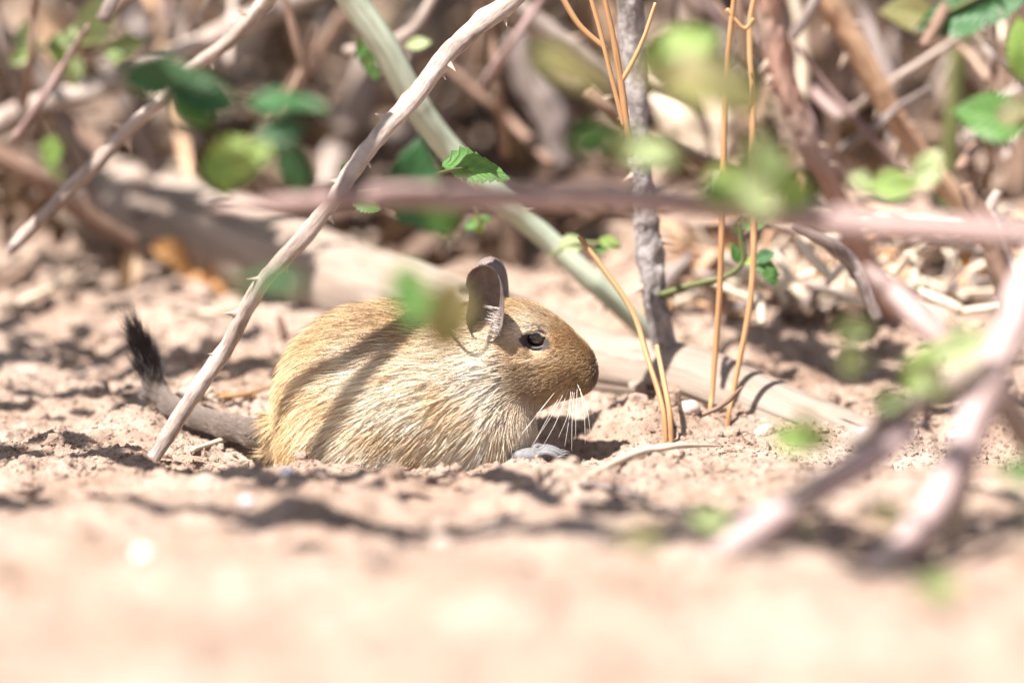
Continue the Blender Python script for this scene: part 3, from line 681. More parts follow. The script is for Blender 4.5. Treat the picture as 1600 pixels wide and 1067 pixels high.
stem('green_cane', 'thick pale green prickly cane crossing behind the long thorny cane', 'cane',
     [(528, -45, .12, 46), (552, 2, .125, 46), (600, 72, .13, 45), (655, 172, .14, 42), (708, 240, .15, 40), (772, 302, .155, 38), (850, 370, .165, 36), (922, 436, .17, 34), (985, 494, .18, 33), (1030, 540, .19, 30)],
     'green_cane', thorns=[(.12, 40, .006), (.26, 200, .006), (.43, 200, .006), (.52, 60, .009), (.55, 210, .005), (.62, 40, .008), (.70, 210, .006), (.76, 50, .007), (.84, 220, .008), (.9, 50, .006)], rough=0.03, sides=18,
     nodes=[(.30, .08, .004), (.58, .10, .004), (.8, .1, .004)])
stem('woody_stem', 'upright grey woody stem with rough flaking bark, standing on the log', 'stem',
     [(976, -60, .08, 40), (984, 0, .085, 40), (992, 100, .09, 38), (997, 200, .09, 34), (1004, 290, .092, 34), (1013, 380, .095, 40), (1024, 470, .095, 38), (1040, 545, .098, 34), (1046, 585, .10, 30)],
     'grey_bark', rough=0.16, rsc=140, sides=28, sub=22, thorns=[(.35, 170, .010), (.48, 190, .010), (.62, 20, .012), (.74, -10, .010), (.72, 185, .010)], nodes=[(.48, .2, .003), (.62, .22, .003), (.70, .15, .004)])
stem('dry_cane', 'bleached pinkish dry cane stub pointing down beside the grey stem', 'cane',
     [(700, -70, .30, 38), (770, -15, .30, 40), (838, 40, .31, 42), (900, 88, .32, 36), (945, 120, .33, 30), (985, 150, .34, 20)], 'pale_bark', thorns=[(.55, 60, .012), (.62, 230, .009)], rough=0.1)
stem('dark_twig', 'dark brown thorny twig behind the grey stem', 'twig',
     [(918, 142, .14, 26), (950, 170, .14, 20), (985, 205, .15, 18), (1040, 225, .17, 20), (1090, 250, .18, 22), (1130, 262, .19, 20), (1175, 285, .20, 16)], 'brown_stem', thorns=[(.3, 230, .009), (.12, 60, .007), (.65, 60, .008)], rough=0.12)
stem('reddish_cane', 'reddish brown cane with peeling bark leaning down to the litter', 'cane',
     [(1188, -60, .16, 42), (1200, 0, .165, 42), (1215, 90, .17, 42), (1240, 170, .175, 38), (1268, 232, .18, 36), (1298, 292, .19, 34), (1334, 372, .20, 34), (1374, 455, .22, 36), (1425, 550, .24, 40)],
     'red_bark', thorns=[(.26, 175, .012), (.29, 200, .012), (.50, 10, .008), (.52, 190, .009), (.57, 20, .008)], rough=0.14, rsc=100, sides=20, sub=16)
stem('thorny_cane', 'light orange tan cane with hooked thorns beside the reddish cane', 'cane',
     [(1262, -60, .22, 40), (1292, 2, .225, 40), (1328, 58, .23, 40), (1366, 125, .235, 38), (1402, 190, .24, 36), (1440, 248, .245, 34), (1482, 296, .25, 32), (1530, 360, .26, 30)],
     'tan_bark', thorns=[(.22, 200, .010), (.26, 40, .009), (.34, 190, .014), (.46, 20, .008), (.52, 195, .009), (.60, 20, .009), (.63, 190, .014), (.67, 215, .012), (.72, 30, .008)], rough=0.1, sides=18)
stem('cut_twig', 'short grey cut twig end hanging beside the reddish cane', 'twig', [(1290, -30, .20, 18), (1268, 10, .20, 18), (1242, 54, .20, 15), (1238, 60, .20, 8)], 'grey_twig')
stem('olive_cane', 'dark olive green upright stem at the back of the thicket', 'stem',
     [(1535, -50, .40, 32), (1515, 20, .40, 30), (1498, 90, .40, 30), (1490, 180, .40, 28), (1480, 280, .40, 26), (1472, 380, .39, 24), (1470, 480, .38, 24)], 'dark_green_stem', rough=0.05)
stem('mauve_branch', 'blurred mauve branch stretching level in front of the thicket', 'branch',
     [(330, 326, -.27, 8), (450, 318, -.28, 30), (600, 306, -.29, 38), (800, 310, -.30, 42), (950, 308, -.31, 42), (1100, 322, -.32, 44), (1300, 346, -.33, 44), (1450, 358, -.34, 42), (1620, 366, -.35, 40), (1800, 376, -.36, 38)],
     'mauve_bark', rough=0.08, sides=18)
stem('blurred_twig', 'pale blurred twig poking down to the front soil on the right', 'twig', [(1420, 672, -.30, 40), (1380, 702, -.31, 46), (1250, 782, -.32, 50), (1150, 852, -.33, 52), (1085, 900, -.34, 48)], 'sunlit_mauve')
big, *_ = stem('forked_branch', 'big blurred mauve forked branch in the right foreground', 'branch',
     [(1660, 330, -.27, 60), (1605, 450, -.28, 62), (1560, 560, -.29, 60), (1510, 690, -.30, 58), (1460, 790, -.31, 52), (1410, 850, -.32, 50), (1360, 905, -.33, 46)], 'sunlit_mauve', rough=0.1, sides=18)
stem('side_fork', None, None, [(1520, 670, -.295, 46), (1500, 740, -.285, 46), (1490, 810, -.28, 42), (1500, 880, -.27, 34), (1530, 940, -.26, 22)], 'pale_straw', parent=big)
stem('side_fork', None, None, [(1560, 560, -.29, 40), (1470, 610, -.28, 40), (1400, 650, -.27, 38), (1330, 690, -.26, 30)], 'pale_bark', parent=big)
stem('side_fork', None, None, [(1545, 590, -.285, 44), (1590, 660, -.27, 46), (1640, 730, -.26, 44), (1700, 800, -.25, 40)], 'pale_bark', parent=big)
stem('pink_cane', 'short dusky pink cane lying against the reddish cane base', 'cane', [(1352, 415, -.20, 10), (1372, 436, -.20, 30), (1400, 462, -.20, 40), (1450, 510, -.21, 44), (1510, 560, -.22, 40), (1570, 620, -.23, 34)], 'mauve_bark')
stem('dead_twig', 'dark tipped dead twig standing at the right debris heap', 'twig', [(1508, 290, .12, 22), (1522, 320, .12, 30), (1545, 362, .12, 34), (1560, 420, .12, 34), (1592, 500, .12, 30)], 'brown_stem', rough=0.2)
stem('dead_twig', 'pale split dead twig beside the dark tipped twig', 'twig', [(1560, 300, .13, 16), (1548, 330, .13, 22), (1562, 380, .13, 26), (1584, 440, .13, 22), (1600, 500, .13, 20)], 'pale_bark', rough=0.2)
stem('bent_twig', 'grey bent twig rising from the litter below the reddish cane', 'twig', [(1240, 350, .09, 14), (1290, 378, .09, 22), (1330, 410, .10, 26), (1352, 450, .10, 24), (1372, 500, .10, 20)], 'grey_twig', rough=0.15)

# blurred stems of the left background, each where the photograph shows one
for (pts, mat, lab) in [
    ([(-60, 215, .32, 36), (60, 165, .33, 36), (150, 140, .34, 38), (220, 112, .35, 34), (280, 82, .36, 30), (350, 50, .37, 34), (430, 15, .38, 36), (500, -20, .39, 36)], 'pale_bark', 'thick pale branch slanting up behind the broken tipped cane'),
    ([(-40, 215, .28, 30), (30, 262, .28, 32), (90, 300, .29, 32), (150, 345, .30, 30), (210, 380, .31, 24)], 'brown_stem', 'brown grey stick sloping down to the left end of the log'),
    ([(165, 95, .40, 30), (195, 160, .40, 30), (222, 225, .41, 30), (250, 290, .42, 28)], 'grey_twig', 'short grey stem rising just behind the log end'),
    ([(262, 130, .50, 54), (275, 190, .50, 56), (290, 250, .50, 56), (300, 320, .5, 54)], 'pale_straw', 'broad bleached stalk standing behind the log knot'),
    ([(70, 150, .34, 26), (100, 200, .34, 26), (130, 260, .35, 24), (150, 330, .36, 24)], 'grey_twig', 'grey stick leaning behind the broken tipped cane'),
    ([(590, 90, .55, 50), (560, 160, .55, 52), (530, 230, .55, 52), (505, 330, .54, 50)], 'pale_bark', 'wide pale stalk standing between the crossing canes'),
    ([(690, -30, .25, 16), (650, 40, .25, 18), (600, 70, .25, 18), (540, 80, .26, 14)], 'pale_bark', 'thin pale twig crossing behind the green cane top'),
    ([(540, 20, .42, 22), (500, 80, .42, 22), (450, 150, .42, 20), (420, 210, .42, 20)], 'brown_stem', 'thin brown stem leaning left of the green cane top'),
    ([(800, 60, .45, 46), (830, 130, .45, 52), (862, 190, .45, 50), (880, 260, .45, 40)], 'grey_twig', 'broad greyish stalk in the dark gap above the degu'),
    ([(1020, 150, .30, 20), (1060, 190, .30, 60), (1100, 260, .30, 40)], 'pale_straw', 'flat tan husk hanging behind the grey stem'),
    ([(1105, 130, .28, 26), (1128, 190, .28, 44), (1130, 250, .28, 26), (1128, 330, .28, 14)], 'pale_straw', 'bright bleached husk behind the orange stalks'),
    ([(1310, 60, .50, 50), (1310, 160, .50, 56), (1320, 260, .50, 60), (1330, 360, .5, 56)], 'brown_stem', 'broad brown stalk between the reddish and tan canes'),
    ([(1560, -20, .45, 50), (1590, 80, .45, 60), (1600, 200, .45, 60), (1590, 320, .45, 50)], 'brown_stem', 'thick brown stalk beside the dark green stem')]:
    stem('thicket_stem', lab, 'stem', pts, mat, rough=0.12)

# thin orange stalks
for (pts, lab) in [
    ([(1152, -40, .06, 9), (1140, 60, .06, 9), (1133, 150, .06, 10), (1128, 340, .055, 10), (1124, 460, .055, 10), (1114, 600, .052, 9), (1110, 640, .048, 8), (1108, 690, .046, 8)], 'straight orange grass stalk rising from the soil by the log, the taller'),
    ([(1190, -40, .08, 8), (1172, 40, .08, 9), (1176, 200, .07, 11), (1178, 350, .06, 11), (1172, 470, .055, 10), (1148, 600, .05, 9), (1139, 645, .045, 8), (1134, 700, .043, 8)], 'orange grass stalk bending to meet the soil tuft by the log'),
    ([(905, 370, .05, 8), (950, 430, .045, 9), (990, 490, .04, 9), (1012, 560, .03, 9), (1036, 640, .015, 9), (1042, 715, .012, 7)], 'tan straw arching over the log in front of the green cane end'),
    ([(1026, 540, .03, 8), (1036, 590, .02, 9), (1046, 645, .012, 9), (1050, 715, .010, 7)], 'short orange stalk stub standing in front of the log'),
    ([(872, -15, .03, 10), (905, 40, .03, 10), (948, 78, .03, 9)], 'slanting bare orange stalk at the top beside the grey stem'),
    ([(918, -20, .02, 7), (938, 50, .02, 8), (955, 120, .02, 8), (975, 200, .02, 8)], 'thin straight orange stalk left of the grey stem')]:
    stem('grass_stalk', lab, 'stalk', pts, 'straw', sides=7, rough=0.05)
fk, *_ = stem('forked_stalk', 'forked orange stalk in front of the grey stem', 'stalk', [(940, -20, .02, 8), (958, 60, .02, 10), (970, 130, .02, 12), (978, 190, .02, 11), (986, 245, .02, 9)], 'straw', sides=7, rough=0.05)
stem('branch', None, None, [(968, 132, .02, 9), (990, 95, .02, 8), (1008, 55, .02, 7), (1024, 5, .02, 5)], 'straw', sides=7, parent=fk)
stem('branch', None, None, [(1135, 15, .06, 8), (1162, 45, .06, 7), (1178, 30, .06, 6)], 'straw', sides=7, parent=bpy.data.objects['grass_stalk.001'])

# ------------------------------------------------------------------ green leaves
def sprig(name, label, cat, stempts, leaves, smat='dark_green_stem', group=None):
    o, *_ = stem(name, label, cat, stempts, smat, group=group, sides=7, sub=6, rough=0.05)
    for (u, v, y, size, ang, kind, *face) in leaves:
        ms = LEAF[kind]; p = P(u, v, y)
        leaf_at(o, random.choice(ms), p, ang, size * pxm(y), face[0] if face else None)
    return o
FR = (0.1, -0.85, 0.45)
sprig('bramble_sprig', 'blurred sprig with a drooping olive brown leaf hiding the degu nape', 'leaves',
      [(560, 380, -.42, 5), (620, 425, -.42, 6), (660, 445, -.42, 6), (700, 455, -.42, 5)],
      [(640, 464, -.40, 110, -80, 'leaf_mid', FR), (698, 497, -.38, 138, -95, 'leaf_olive', FR), (420, 440, -.42, 120, 175, 'leaf_dark', (0, -.2, .97))])
sprig('bramble_sprig', 'green lobed leaf spray beside the crossing of the canes', 'leaves',
      [(560, 300, .02, 5), (620, 292, -.06, 6), (690, 270, -.04, 6), (730, 262, .0, 5)],
      [(645, 285, -.16, 140, 80, 'leaf_dark', FR), (650, 320, -.18, 110, -60, 'leaf_dark', FR), (745, 264, .0, 112, -5, 'leaf_mid', (0.1, -.55, .8)), (690, 330, -.22, 100, -75, 'leaf_mid', FR)])
sprig('bramble_sprig', 'dark green blurred leaves across the broken tipped cane', 'leaves',
      [(150, 90, -.27, 5), (230, 110, -.27, 6), (330, 140, -.27, 6), (480, 170, -.22, 5)],
      [(255, 118, -.27, 130, 5, 'leaf_dark', FR), (320, 150, -.27, 110, -15, 'leaf_dark', FR), (450, 165, -.26, 130, 0, 'leaf_dark', (0, -.4, .9)), (300, 170, -.27, 90, -40, 'leaf_mid', FR)])
sprig('bramble_sprig', 'yellow green blurred leaves hanging over the log', 'leaves',
      [(480, 190, -.26, 5), (420, 225, -.26, 6), (360, 250, -.26, 5), (460, 270, -.26, 4)],
      [(370, 248, -.26, 120, 25, 'leaf_lime', FR), (345, 275, -.26, 70, -60, 'leaf_lime', FR), (460, 265, -.30, 90, -70, 'leaf_dark', FR), (440, 205, -.28, 80, 10, 'leaf_dark', FR)])
sprig('bramble_sprig', 'blurred olive and lime leaves in front of the grey stem top', 'leaves',
      [(1200, 20, -.36, 5), (1150, 70, -.36, 6), (1080, 110, -.36, 6), (860, 90, -.38, 5)],
      [(1065, 75, -.30, 130, 20, 'leaf_lime', FR), (1095, 130, -.40, 210, -8, 'leaf_olive', (0, -.5, .85)), (890, 108, -.40, 140, -20, 'leaf_olive', (0, -.5, .85)), (1150, 140, -.42, 120, -30, 'leaf_olive', FR)])
sprig('bramble_sprig', 'pale blurred leaflets across the middle of the grey stem', 'leaves',
      [(1100, 250, -.34, 4), (1040, 240, -.34, 5), (960, 225, -.34, 5), (900, 215, -.34, 4)],
      [(930, 215, -.34, 80, 15, 'leaf_mid', FR), (985, 228, -.34, 80, -10, 'leaf_pale', FR), (1030, 240, -.36, 90, 5, 'leaf_pale', (0, -.5, .8))])
sprig('bramble_sprig', 'cluster of blurred lime leaflets hanging on the mauve branch', 'leaves',
      [(1190, 350, -.33, 6), (1190, 290, -.33, 6), (1180, 240, -.33, 5), (1160, 190, -.33, 4)],
      [(1140, 285, -.33, 100, 30, 'leaf_lime', FR), (1180, 235, -.33, 80, 70, 'leaf_pale', FR), (1215, 270, -.33, 90, -50, 'leaf_pale', FR), (1245, 310, -.33, 100, -60, 'leaf_lime', FR), (1180, 310, -.36, 90, -20, 'leaf_pale', FR), (1125, 300, -.35, 60, -10, 'leaf_mid', FR)])
sprig('bramble_sprig', 'bright green leaf pair at the edge beside the dark green stem', 'leaves',
      [(1700, 90, -.12, 6), (1640, 130, -.12, 6), (1570, 175, -.14, 6), (1500, 190, -.14, 4)],
      [(1605, 82, -.12, 110, 100, 'leaf_lime', FR), (1548, 182, -.16, 120, 165, 'leaf_mid', FR), (1600, 175, -.18, 90, 10, 'leaf_olive', FR)])
sprig('bramble_sprig', 'dim green leaves at the top of the dark green stem', 'leaves',
      [(1560, -20, .2, 8), (1500, 10, .2, 8), (1440, 40, .2, 6)],
      [(1490, 30, .2, 120, 190, 'leaf_dark', FR), (1560, 10, .2, 100, 20, 'leaf_dark', FR), (1420, 20, .25, 90, 170, 'leaf_olive', FR)])
sprig('bramble_sprig', 'pale green leaves behind the mauve branch by the tan cane', 'leaves',
      [(1490, 250, -.20, 4), (1440, 270, -.20, 5), (1380, 300, -.20, 4)],
      [(1400, 288, -.20, 80, 10, 'leaf_lime', FR), (1450, 262, -.20, 70, 60, 'leaf_pale', FR), (1350, 285, -.2, 50, -20, 'leaf_pale', FR)])
sprig('bramble_sprig', 'pale blurred leaflets round the fork of the foreground branch', 'leaves',
      [(1560, 500, -.30, 5), (1500, 540, -.30, 6), (1430, 570, -.30, 6), (1330, 560, -.30, 4)],
      [(1330, 562, -.30, 60, 80, 'leaf_pale', FR), (1335, 515, -.30, 70, 20, 'leaf_pale', FR), (1440, 575, -.30, 90, 60, 'leaf_lime', FR), (1505, 540, -.30, 90, 30, 'leaf_pale', FR), (1390, 625, -.28, 60, 10, 'leaf_pale', FR), (1460, 600, -.32, 70, -40, 'leaf_pale', FR)])
for (u, v, y, sz, kind, lab) in [(1250, 692, -.34, 92, 'leaf_lime', 'single lime leaf blurred over the soil right of the log'), (1110, 818, -.36, 60, 'leaf_pale', 'pale leaflet seedling on the soil beneath the blurred twig'),
        (1380, 805, -.36, 60, 'leaf_olive', 'yellow olive leaf seedling between the two blurred twigs'), (1000, 850, -.45, 70, 'leaf_olive', 'faint olive seedling leaf on the open front soil'),
        (1466, 922, -.48, 60, 'leaf_lime', 'small bright green seedling below the forked branch'), (1592, 745, -.4, 70, 'leaf_mid', 'green seedling leaf at the foot of the forked branch side shoot')]:
    g = P(u, v, y); gz = float(zf(g.x, g.y, False))
    me, *_ = tube([(g.x + .004, g.y, min(gz, g.z) - .004, .0005), (g.x + .002, g.y, (gz + g.z) / 2, .0005), (g.x, g.y, g.z, .0004)], 6, 4, name='seedling')
    o = obj('seedling', me, M['dark_green_stem']); tag(o, lab, 'seedling')
    for a in (20, 150, 80): leaf_at(o, random.choice(LEAF[kind]), g + Vector((math.cos(math.radians(a)) * sz * .25 * pxm(y), 0, math.sin(math.radians(a)) * sz * .2 * pxm(y))), a, sz * 0.75 * pxm(y), FR)
# small sharp shoots
sprig('green_shoot', 'small fresh green shoot with crinkled leaves beside the orange stalks', 'shoot',
      [(1030, 462, .09, 12), (1080, 446, .09, 11), (1130, 434, .09, 10), (1160, 410, .09, 9), (1158, 375, .09, 8), (1155, 345, .09, 6)],
      [(1156, 350, .09, 34, 80, 'leaf_mid', FR), (1149, 395, .09, 34, 110, 'leaf_mid', FR), (1200, 422, .09, 40, -20, 'leaf_mid', FR), (1205, 432, .088, 34, -60, 'leaf_mid', FR), (1195, 400, .09, 36, 20, 'leaf_dark', FR), (1180, 350, .09, 36, 10, 'leaf_mid', FR), (1172, 408, .09, 30, -10, 'leaf_lime', FR)])
sprig('green_shoot', 'tiny pale shoot beside the middle of the green cane', 'shoot', [(860, 400, .14, 6), (890, 384, .14, 7), (930, 380, .14, 7), (970, 386, .14, 5)],
      [(895, 380, .14, 44, 10, 'leaf_pale', FR), (955, 380, .14, 40, -20, 'leaf_lime', FR), (940, 388, .14, 30, 200, 'leaf_mid', FR)])
sprig('green_shoot', 'tiny bud leaves on the green cane behind the leaf spray', 'shoot', [(742, 320, .13, 5), (748, 340, .13, 6), (750, 360, .13, 5)],
      [(748, 350, .13, 34, -80, 'leaf_lime', FR), (760, 340, .13, 24, -30, 'leaf_mid', FR), (735, 352, .13, 24, 210, 'leaf_mid', FR)])
sprig('green_shoot', 'little green leaf tuft on the long thorny cane', 'shoot', [(535, 280, -.015, 4), (542, 268, -.015, 5), (548, 258, -.015, 4)], [(545, 262, -.018, 30, 60, 'leaf_mid', FR), (575, 322, -.018, 50, -10, 'leaf_mid', FR), (538, 275, -.018, 24, 120, 'leaf_mid', FR)])
sprig('green_shoot', 'small hanging leaf bunch left of the green cane top', 'shoot', [(560, 40, .2, 5), (572, 80, .2, 6), (578, 110, .2, 5)], [(575, 95, .2, 44, -90, 'leaf_mid', FR), (583, 112, .2, 34, -60, 'leaf_mid', FR), (566, 75, .2, 40, -120, 'leaf_mid', FR), (655, 68, .2, 40, 10, 'leaf_pale', FR)])
sprig('green_shoot', 'feathery pale green shoots in the far corner of the thicket', 'shoot', [(10, 60, .3, 7), (60, 75, .3, 8), (130, 70, .3, 8), (220, 60, .3, 6)],
      [(40, 55, .3, 50, 90, 'leaf_pale', FR), (30, 90, .3, 50, 200, 'leaf_pale', FR), (90, 80, .3, 50, -70, 'leaf_lime', FR), (45, 70, .3, 45, 40, 'leaf_lime', FR), (115, 110, .3, 60, -90, 'leaf_pale', FR), (105, 60, .3, 45, 60, 'leaf_pale', FR), (200, 70, .3, 56, 20, 'leaf_pale', FR), (185, 85, .3, 44, -10, 'leaf_lime', FR), (150, 30, .32, 90, 70, 'leaf_pale', FR), (80, 240, .33, 60, -90, 'leaf_lime', FR), (85, 280, .33, 50, -80, 'leaf_pale', FR)])

# ------------------------------------------------------------------ thicket filler, litter, clods
def dry_at(u, v, y, sz, kind, label, group=None, face=None, ang=None):
    o = leaf_at(None, random.choice(DRY[kind]), P(u, v, y), random.uniform(0, 360) if ang is None else ang, sz * pxm(y), face or (random.uniform(-.8, .8), -.7, random.uniform(-.2, .9)), name='dry_leaf')
    return tag(o, label, 'dry leaf', group)
dry_at(282, 415, .36, 110, 'dry_leaf_orange', 'curled bright orange dry leaf tucked beneath the log', ang=-35, face=(-.2, -.6, .8))
dry_at(335, 444, .345, 80, 'dry_leaf_orange', 'small orange dry leaf against the log underside', ang=-10, face=(0, -.4, .9))
dry_at(205, 415, .34, 70, 'dry_leaf', 'brown upright dry leaf scrap at the foot of the log end', ang=60)
dry_at(315, 610, .062, 70, 'dry_leaf_pale', 'pale curled bark scrap on the soil behind the tail', ang=-5, face=(0, -.5, .8))
for i in range(150):
    u = random.uniform(-80, 1680); y = random.uniform(.55, 1.45); v = random.uniform(-90, 330 - 60 * y)
    kd = random.choice(['dry_leaf', 'dry_leaf', 'dry_leaf_brown', 'dry_leaf_brown', 'dry_leaf_pale']); sz = random.uniform(50, 150)
    dry_at(u, v, y, sz, kd, '%s %s dry leaf hanging in the blurred thicket' % ('large' if sz > 100 else 'small', {'dry_leaf': 'tan', 'dry_leaf_brown': 'dark brown', 'dry_leaf_pale': 'bleached'}[kd]), 'dry leaves hanging in the thicket')
for i in range(120):
    u = random.uniform(-100, 1700); y = random.uniform(.5, 1.6); v = random.uniform(-60, 330); a = random.uniform(-1, 1) * 1.1 + math.pi / 2
    ln_ = random.uniform(150, 480); w = random.choice([14, 18, 24, 34]) * random.uniform(.8, 1.2)
    du, dv = math.cos(a) * ln_ / 2, math.sin(a) * ln_ / 2; dy = random.uniform(-.12, .12)
    mt = random.choice(['brown_stem', 'brown_stem', 'pale_bark', 'grey_twig', 'tan_bark']); ww = 'thick' if w > 26 else 'thin'
    stem('dead_cane', '%s %s dead cane tangled in the blurred thicket behind the log' % (ww, {'brown_stem': 'brown', 'pale_bark': 'pale', 'grey_twig': 'grey', 'tan_bark': 'tan'}[mt]), 'cane',
         [(u - du, v - dv, y - dy, w * .8), (u + random.uniform(-20, 20), v, y, w), (u + du, v + dv, y + dy, w)], mt, 'dead canes tangled in the thicket', sides=7, sub=4, rough=0.1)
for i in range(120):
    u = random.uniform(1040, 1640); v = random.uniform(360, 505); 
    g = hit_ground(u, v); a = random.uniform(-.9, .9) + random.choice([0, math.pi / 2]) * random.choice([0, 0, 1]); ll = random.uniform(.012, .055); r = random.uniform(.0009, .0034)
    d = Vector((math.cos(a), random.uniform(-.4, .4), math.sin(a) * .8 + .2)).normalized() * ll; g = g + Vector((0, 0, random.uniform(.001, .012)))
    mt = random.choice(['pale_straw', 'pale_straw', 'pale_bark', 'grey_twig', 'tan_bark'])
    stem('dry_straw', '%s %s straw piece in the debris beneath the reddish cane' % ('longer' if ll > .026 else 'short', {'pale_straw': 'bleached', 'pale_bark': 'pale brown', 'grey_twig': 'grey', 'tan_bark': 'orange tan'}[mt]), 'straw', [(*(g - d * .5), r), (*(g + Vector((0, 0, random.uniform(-.003, .003)))), r), (*(g + d * .5), r * .8)],
         mt, 'straw pieces in the debris', sides=6, sub=3, raw=True)
for i in range(70):
    u = random.uniform(1020, 1640); v = random.uniform(360, 520); g = hit_ground(u, v) + Vector((0, 0, .005))
    kd = random.choice(['dry_leaf', 'dry_leaf_pale', 'dry_leaf_brown', 'dry_leaf_orange'])
    o = leaf_at(None, random.choice(DRY[kd]), g, random.uniform(0, 360), random.uniform(.008, .03), (random.uniform(-.5, .5), -.5, .8), name='litter_leaf')
    tag(o, 'small %s litter leaf in the debris beneath the reddish cane' % {'dry_leaf': 'tan', 'dry_leaf_brown': 'dark brown', 'dry_leaf_pale': 'bleached', 'dry_leaf_orange': 'orange'}[kd], 'dry leaf', 'litter leaves in the debris')

tw = 0
for i in range(46):
    u = random.choice([random.uniform(-60, 560), random.uniform(700, 1660), random.uniform(1040, 1660)]); y = random.uniform(.20, .50); ln_ = random.uniform(120, 360); v = random.uniform(-60, 330 - ln_ / 2 - (70 if u < 560 else 0)); a = random.uniform(-1, 1) + math.pi / 2; w = random.uniform(7, 20); du, dv = math.cos(a) * ln_ / 2, math.sin(a) * ln_ / 2; dy = random.uniform(-.05, .05)
    mt = random.choice(['brown_stem', 'pale_bark', 'grey_twig', 'brown_stem', 'pale_straw', 'mauve_bark'])
    stem('bare_twig', '%s %s bare twig standing among the canes just behind the log' % ('stout' if w > 13 else 'slender', {'brown_stem': 'brown', 'pale_bark': 'pale', 'grey_twig': 'grey', 'mauve_bark': 'dusky pink', 'pale_straw': 'bleached'}[mt]), 'twig',
         [(u - du, v - dv, y - dy, w * .6), (u - du * .4 + random.uniform(-12, 12), v - dv * .4, y, w * .85), (u + du * .3 + random.uniform(-12, 12), v + dv * .3, y, w), (u + du, v + dv, y + dy, w)], mt, 'bare twigs among the canes', sides=8, sub=6, rough=0.12,
         thorns=[(random.uniform(.1, .9), random.uniform(0, 360), .008) for q in range(3 if mt in ('pale_bark', 'tan_bark') else 0)])
for (a, b, c_, d, w, y, lab) in [(1247, 374, 1302, 440, 17, .17, 'white split stick leaning into the debris, crossed by a shorter one'), (1326, 408, 1292, 444, 16, .165, 'short white stick crossing the leaning split stick'),
        (1315, 468, 1356, 476, 15, .17, 'white stick end lying level beside the reddish cane'), (1436, 456, 1502, 484, 17, .16, 'thick white stick sloping down behind the pink cane'),
        (1495, 488, 1575, 478, 13, .16, 'white stick lying level behind the forked branch'), (1394, 434, 1420, 394, 15, .18, 'white chip standing aslant under the mauve branch'),
        (1426, 388, 1432, 446, 14, .18, 'upright white stick beneath the mauve branch'), (1187, 460, 1191, 506, 15, .15, 'bluish white chip hanging down behind the orange stalks'),
        (1212, 392, 1236, 440, 18, .20, 'broad white chip beside the fresh green shoot'), (1200, 450, 1290, 420, 12, .19, 'thin white straw slanting up toward the split stick'),
        (1110, 440, 1180, 470, 12, .17, 'thin bleached straw behind the two orange stalks'), (1580, 440, 1610, 500, 16, .17, 'white stick beside the split dead twig')]:
    stem('bleached_stick', lab, 'stick', [(a, b, y, w * .8), ((a + c_) / 2 + random.uniform(-3, 3), (b + d) / 2, y - .004, w), (c_, d, y - .008, w * .85)], 'pale_straw', sides=8, rough=.15)
# separate straws and sticks on the soil
def soil_stick(pts, mat, label, lift=.001, name='straw', cat='straw'):
    pr = []
    for (u, v, w) in pts:
        g = hit_ground(u, v); pr.append((g.x, g.y, g.z + lift + w * .4 * pxm(g.y), w * .5 * pxm(g.y)))
    o, *_ = stem(name, label, cat, pr, mat, raw=True, sides=8); return o
soil_stick([(345, 640, 7), (385, 634, 8), (425, 620, 6)], 'straw', 'golden straw lying between the tail and the degu rump', .004)
soil_stick([(310, 628, 6), (350, 632, 7), (400, 633, 5)], 'straw', 'orange straw crossing the golden straw behind the tail', .003)
soil_stick([(0, 505, 12), (70, 478, 13), (135, 440, 12)], 'pale_straw', 'long yellow straw on the soil left of the tail', .004)
soil_stick([(-20, 470, 16), (30, 450, 18), (60, 420, 14)], 'brown_stem', 'brown stick lying on the soil at the far left', .004, 'twig', 'twig')
soil_stick([(280, 510, 12), (330, 505, 13), (370, 498, 11)], 'pale_straw', 'short pale straw on the shaded soil behind the tail', .003)
soil_stick([(300, 716, 9), (340, 702, 10), (372, 692, 8)], 'pale_straw', 'pale straw lying under the tail at the soil lip', .002)
soil_stick([(900, 766, 3), (960, 738, 12), (1010, 720, 13), (1060, 711, 9), (1130, 708, 2)], 'pale_straw', 'long white curved straw on the soil below the degu nose', .003)
soil_stick([(905, 771, 12), (950, 775, 14), (1008, 788, 10)], 'grey_twig', 'bluish grey stick half sunk in the shaded front soil', .002, 'twig', 'twig')
soil_stick([(1385, 455, 12), (1440, 470, 15), (1510, 490, 14)], 'pale_straw', 'bleached stick lying in the debris at the pink cane', .006, 'twig', 'twig')
soil_stick([(1055, 500, 12), (1130, 475, 18), (1230, 455, 14)], 'pale_straw', 'long bleached straw lying behind the orange stalks', .006)
stem('standing_chip', 'small dark bark chip standing in the soil behind the degu', 'chip', [(446, 530, .17, 12), (440, 510, .17, 14), (436, 496, .17, 11)], 'brown_stem', sides=6, sub=3)
stem('crumb_tuft', 'small brown rootlet tuft at the foot of the orange stalks', 'rootlet', [(1098, 648, .02, 9), (1130, 632, .02, 9), (1160, 604, .02, 4)], 'brown_stem', sides=7, rough=.3)
